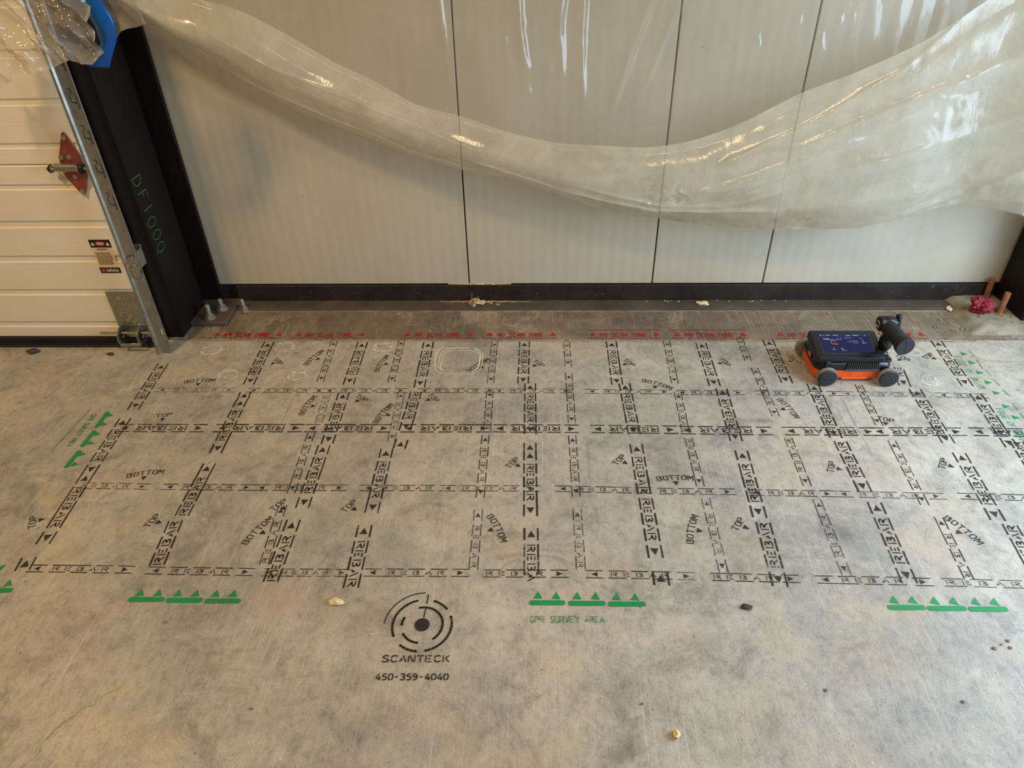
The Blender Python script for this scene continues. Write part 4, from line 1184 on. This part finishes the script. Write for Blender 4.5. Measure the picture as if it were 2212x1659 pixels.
on_tab('screen', [rc(sx, sx+SWd, sy, sy+SHt)], S_BLUE, .1187, 'lit blue touch screen')
on_tab('screen_header', [rc(sx, sx+SWd, sy+SHt-.010, sy+SHt)], S_DK, .1188)
P = []; text(P, 'FLEX', .020, .0052, x0=sx+.010, y0=sy+SHt-.024, th=.22)
P.append([(sx+.006+.0025*cos(t*pi/6), sy+SHt-.005+.0025*sin(t*pi/6)) for t in range(12)])
def dashes(x, y, w, h=.0014):
    e = x+w
    while x < e: l_ = random.uniform(.003, .007); P.append(rc(x, min(e, x+l_), y, y+h)); x += l_+.001
for x, y, w_ in ((.014, .0825, .004), (.024, .0825, .014), (.048, .0825, .018), (.092, .0815, .014), (.114, .082, .020), (.058, .070, .005), (.070, .070, .004), (.083, .070, .024), (.014, .062, .018), (.032, .062, .018), (.052, .062, .018), (.100, .055, .024), (.106, .046, .018), (.130, .046, .001), (.028, .012, .012), (.058, .010, .016)):
    dashes(sx+x, sy+y, w_, .0022 if w_ > .013 and y > .08 else .0013)
for x, y in ((.138, .068), (.142, .058), (.140, .050), (.147, .046), (.155, .0825), (.140, .044), (.034, .020), (.060, .020), (.064, .017)):
    P.append([(sx+x+.0019*cos(t*pi/4), sy+y+.0019*sin(t*pi/4)) for t in range(8)])
stroke(P, [(sx+.030, sy+.054), (sx+.040, sy+.058), (sx+.050, sy+.054)], .0012); stroke(P, [(sx+.036, sy+.040), (sx+.032, sy+.050)], .0012)
on_tab('screen_text', P, S_WHITE, .1190, 'white text and icons on the screen')
on_tab('screen_icon', [[(sx+.034, sy+.040), (sx+.052, sy+.037), (sx+.056, sy+.042), (sx+.040, sy+.045)]], S_OR, .1191)
on_tab('screen_icon', [[(sx+.088, sy+.050), (sx+.098, sy+.048), (sx+.100, sy+.053), (sx+.090, sy+.056)]], S_CY, .1191)
p = MB(); p.box(.99, 1.10, 2.03, 2.09, .08, .098, .004); smooth_sharp(rel(p, oR).build('tablet_mount', M_PLASTIC, CART))
# grip on a ball-joint arm
p = MB(); p.box(1.150, 1.176, 2.020, 2.060, .083, .104, .006); p.lathe((1.163, 2.040, .100), (0, 0, 1), [(0, .013), (.010, .012), (.014, .008)], 24); smooth_sharp(rel(p, oR).build('grip_mount', M_GLOSSBLK, CART))
p = MB(); p.lathe((1.165, 2.040, .106), (-.12, .0, 1), [(0, .007), (.003, .014), (.012, .020), (.026, .022), (.044, .020), (.058, .014), (.066, .008)], 28); smooth_sharp(rel(p, oR).build('ball_joint', M_GLOSSBLK, CART))
p = MB(); p.lathe((1.124, 2.052, .200), (1, .02, .06), [(0, .015), (.0015, .023), (.004, .0255), (.018, .026), (.019, .0245), (.021, .0255), (.044, .025), (.053, .020), (.055, .010)], 36); HB = smooth_sharp(rel(p, oR).build('pivot_hub', M_PLASTIC, CART))
p = MB()
for a0, a1, r in ((40, 160, .010), (200, 320, .010)):
    pts_ = [(1.1232, 2.052+r*cos(radians(a0+(a1-a0)*i/6)), .200+r*sin(radians(a0+(a1-a0)*i/6))) for i in range(7)]; p.tube(pts_, .0009, 6)
rel(p, oR).build('hub_mark', M_WHITE, HB)
p = MB(); p.lathe((1.176, 2.052, .203), (1, 0, 0), [(0, .008), (.010, .007)], 20); p.lathe((1.188, 2.062, .232), (.08, -.25, -1), [(0, .004), (.003, .009), (.008, .0105), (.018, .0085), (.056, .006), (.060, .003)], 20); smooth_sharp(rel(p, oR).build('clamp_lever', M_PLASTIC, CART))
g0 = Vector((1.150, 2.040, .198)); g1 = Vector((1.160, 1.918, .194)); L_ = (g1-g0).length; pr = [(0, .014), (.002, .0225)]
t_ = .008
while t_ < L_-.026: pr += [(t_, .0235), (t_+.0035, .0252), (t_+.007, .0235)]; t_ += .0085
pr += [(L_-.024, .0245), (L_-.020, .0285), (L_-.006, .0305), (L_-.001, .0300), (L_, .0285)]
p = MB(); p.lathe(g0, g1-g0, pr, 36); GR = smooth_sharp(rel(p, oR).build('hand_grip', M_RUBBER, CART, label='ribbed black rubber hand grip'))
gd_ = (g1-g0).normalized(); p = MB(); p.lathe(g1, gd_, [(0, .0276), (.001, .0272)], 36); rel(p, oR).build('grip_end_cap', M_GREYPL, GR)
sd_ = gd_.cross(Vector((1, 0, .25))).normalized(); p = MB(); p.cyl(g1+gd_*.0011+sd_*.026, g1+gd_*.0011-sd_*.026, .0007, n=6); rel(p, oR).build('cap_groove', M_RECESS, GR)

# ------------------------------------------------------------------ rag, foam, wires and debris
import bmesh
bm = bmesh.new(); bmesh.ops.create_icosphere(bm, subdivisions=5, radius=1); vs = []
for v in bm.verts:
    q = v.co.copy(); k = .85+.5*noise.noise(q*1.5+Vector((3, 1, 2)))-.55*abs(noise.noise(q*2.6+Vector((1, 7, 0))))+.45*abs(noise.noise(q*4.2+Vector((5, 5, 5))))-.12
    vs.append((q.x*.044*k, q.y*.038*k, max(-.030, q.z*.046*k)))
fs = [tuple(v.index for v in f.verts) for f in bm.faces]; bm.free()
tag(obj('crumpled_rag', vs, fs, M_RAG, loc=(1.686, 2.415, .062), smooth=True), 'crumpled pinkish red paper or cloth beside the rusty rods', 'rag')
p = MB()
for k in range(26):
    a = random.gauss(0, .5); rockmesh(p, (a*.05+.006, random.gauss(0, .009), .004+max(0, .010-abs(a)*.010)), random.uniform(.005, .011)*(1 if abs(a) < .6 else .7), k, (1.5, 1, .55), .5)
for k in range(46): a = (k-22)/23; rockmesh(p, (a*.19+.03, .012+.002*sin(k), .0045), .0042*(1.25-abs(a)*.8), 60+k, (1.7, .8, .8), .5, 1)
tag(smooth_sharp(p.build('foam_blob', M_FOAM)), 'tan blob of hardened foam on the wall angle near a panel seam', 'foam').location = (-.262, 2.525, .006)
p = MB(); p.cyl((0, 0, 0), (0, 0, .010), .014, .012, 6); p.cyl((0, 0, .01), (0, 0, .022), .006, n=12); tag(smooth_sharp(p.build('anchor_nut', M_BOLT)), 'grey nut half buried in the tan foam blob', 'bolt').location = (-.276, 2.508, .010)
p = MB(); p.tube([(0, 0, 0), (.002, .006, .022), (.004, .010, .045)], .0013, 6); tag(p.build('wire_stub', M_ZINC), 'thin bright wire end standing left of the foam blob', 'wire').location = (-.285, 2.530, .006)
p = MB(); p.tube([(0, 0, 0), (-.003, .004, .014), (-.006, .004, .026)], .0013, 6); tag(p.build('wire_stub', M_ZINC), 'short bent wire end standing right of the taller wire', 'wire').location = (-.252, 2.532, .012)
p = MB()
for k in range(34): t_ = k/33; rockmesh(p, (-.11+.25*t_, 0, .0015*random.random()), .0035+.003*sin(pi*t_), k, (1.6, .8, .7), .4, 1)
tag(p.build('foam_bead', M_FOAM), 'thin bead of tan foam under a wall panel edge', 'foam').location = (-.265, YW-.003, .080)
def crumb(name, label, x, y, z, r, sq, mat, seed, cat='debris', group=None, amp=.5):
    p = MB(); rockmesh(p, (0, 0, 0), r, seed, sq, amp, 2); o = tag(p.build(name, mat), label, cat, group); o.location = (x, y, z); return o
def strip(mb, pts, r): mb.tube(pts, r, 6)
crumb('foam_chip', 'cream flat chip on the floor left of the ring emblem', -.500, 1.064, .005, .0135, (1.35, .8, .45), M_CRUMB, 3)
crumb('foam_chip', 'cream crumbly lump near the bottom edge of the photo', .282, .755, .006, .0085, (.9, 1.1, .8), M_CRUMB, 5, amp=.8)
crumb('foam_chip', 'cream flake lying on the dusty angle at the wall', .657, 2.520, .012, .0165, (1.5, 1.0, .35), M_CRUMB, 8, amp=.8)
crumb('rubber_chip', 'dark chip on the floor right of the front green bars', .496, 1.069, .004, .012, (1.2, .7, .4), M_DCRUMB, 11)
crumb('rubber_chip', 'dark curled scrap on the floor in front of the garage door', -1.930, 2.170, .007, .016, (1.5, .9, .5), M_DCRUMB, 13)
crumb('rubber_chip', 'small dark scrap on the floor before the door bracket', -1.62, 2.155, .005, .009, (1.4, .8, .6), M_DCRUMB, 14)
crumb('foam_chip', 'pale chip beside the grout pad at the wall ledge', 1.612, 2.478, .010, .012, (.9, 1.2, .7), M_CRUMB, 17)
for k in range(16):
    x, y = random.uniform(1.60, 1.80), random.uniform(2.33, 2.50)
    crumb('pebble', 'small grey pebble on the grout pad around the red rag', x, y, .032+.004*random.random(), random.uniform(.003, .008), (1.2, 1, .7), M_STONE, 20+k, 'debris', 'pebbles on the grout pad')
for k in range(14):
    x, y = random.uniform(1.50, 1.62), random.uniform(2.30, 2.49)
    crumb('pebble', 'small grey crumb on the floor left of the grout pad', x, y, .003, random.uniform(.002, .005), (1.2, 1, .7), M_STONE, 50+k, 'debris', 'crumbs beside the grout pad')
for k in range(14):
    x, y = random.uniform(-1.36, -1.20), random.uniform(2.26, 2.36)
    crumb('pebble', 'small grey crumb at the foot of the left column', x, y, .003, random.uniform(.002, .005), (1.2, 1, .7), M_STONE, 80+k, 'debris', 'crumbs at the left column foot')
for k in range(12):
    x, y = random.uniform(.35, 1.0), random.uniform(2.535, 2.546)
    crumb('foam_crumb', 'tiny pale crumb along the back of the wall angle', x, y, .009, random.uniform(.002, .004), (1.2, 1, .8), M_CRUMB, 110+k, 'debris', 'crumbs along the wall angle')
for k, (x, y) in enumerate(((1.05, .98), (1.066, .972), (1.07, .99), (1.03, .97), (.9, .84), (1.12, .92), (.62, .86), (.22, .82), (-.62, .79), (-.9, 1.0))):
    crumb('pebble', 'tiny pale grit piece in the open foreground of the floor', x, y, .002, random.uniform(.002, .0045), (1.3, 1, .6), M_STONE, 140+k, 'debris', 'grit in the foreground')
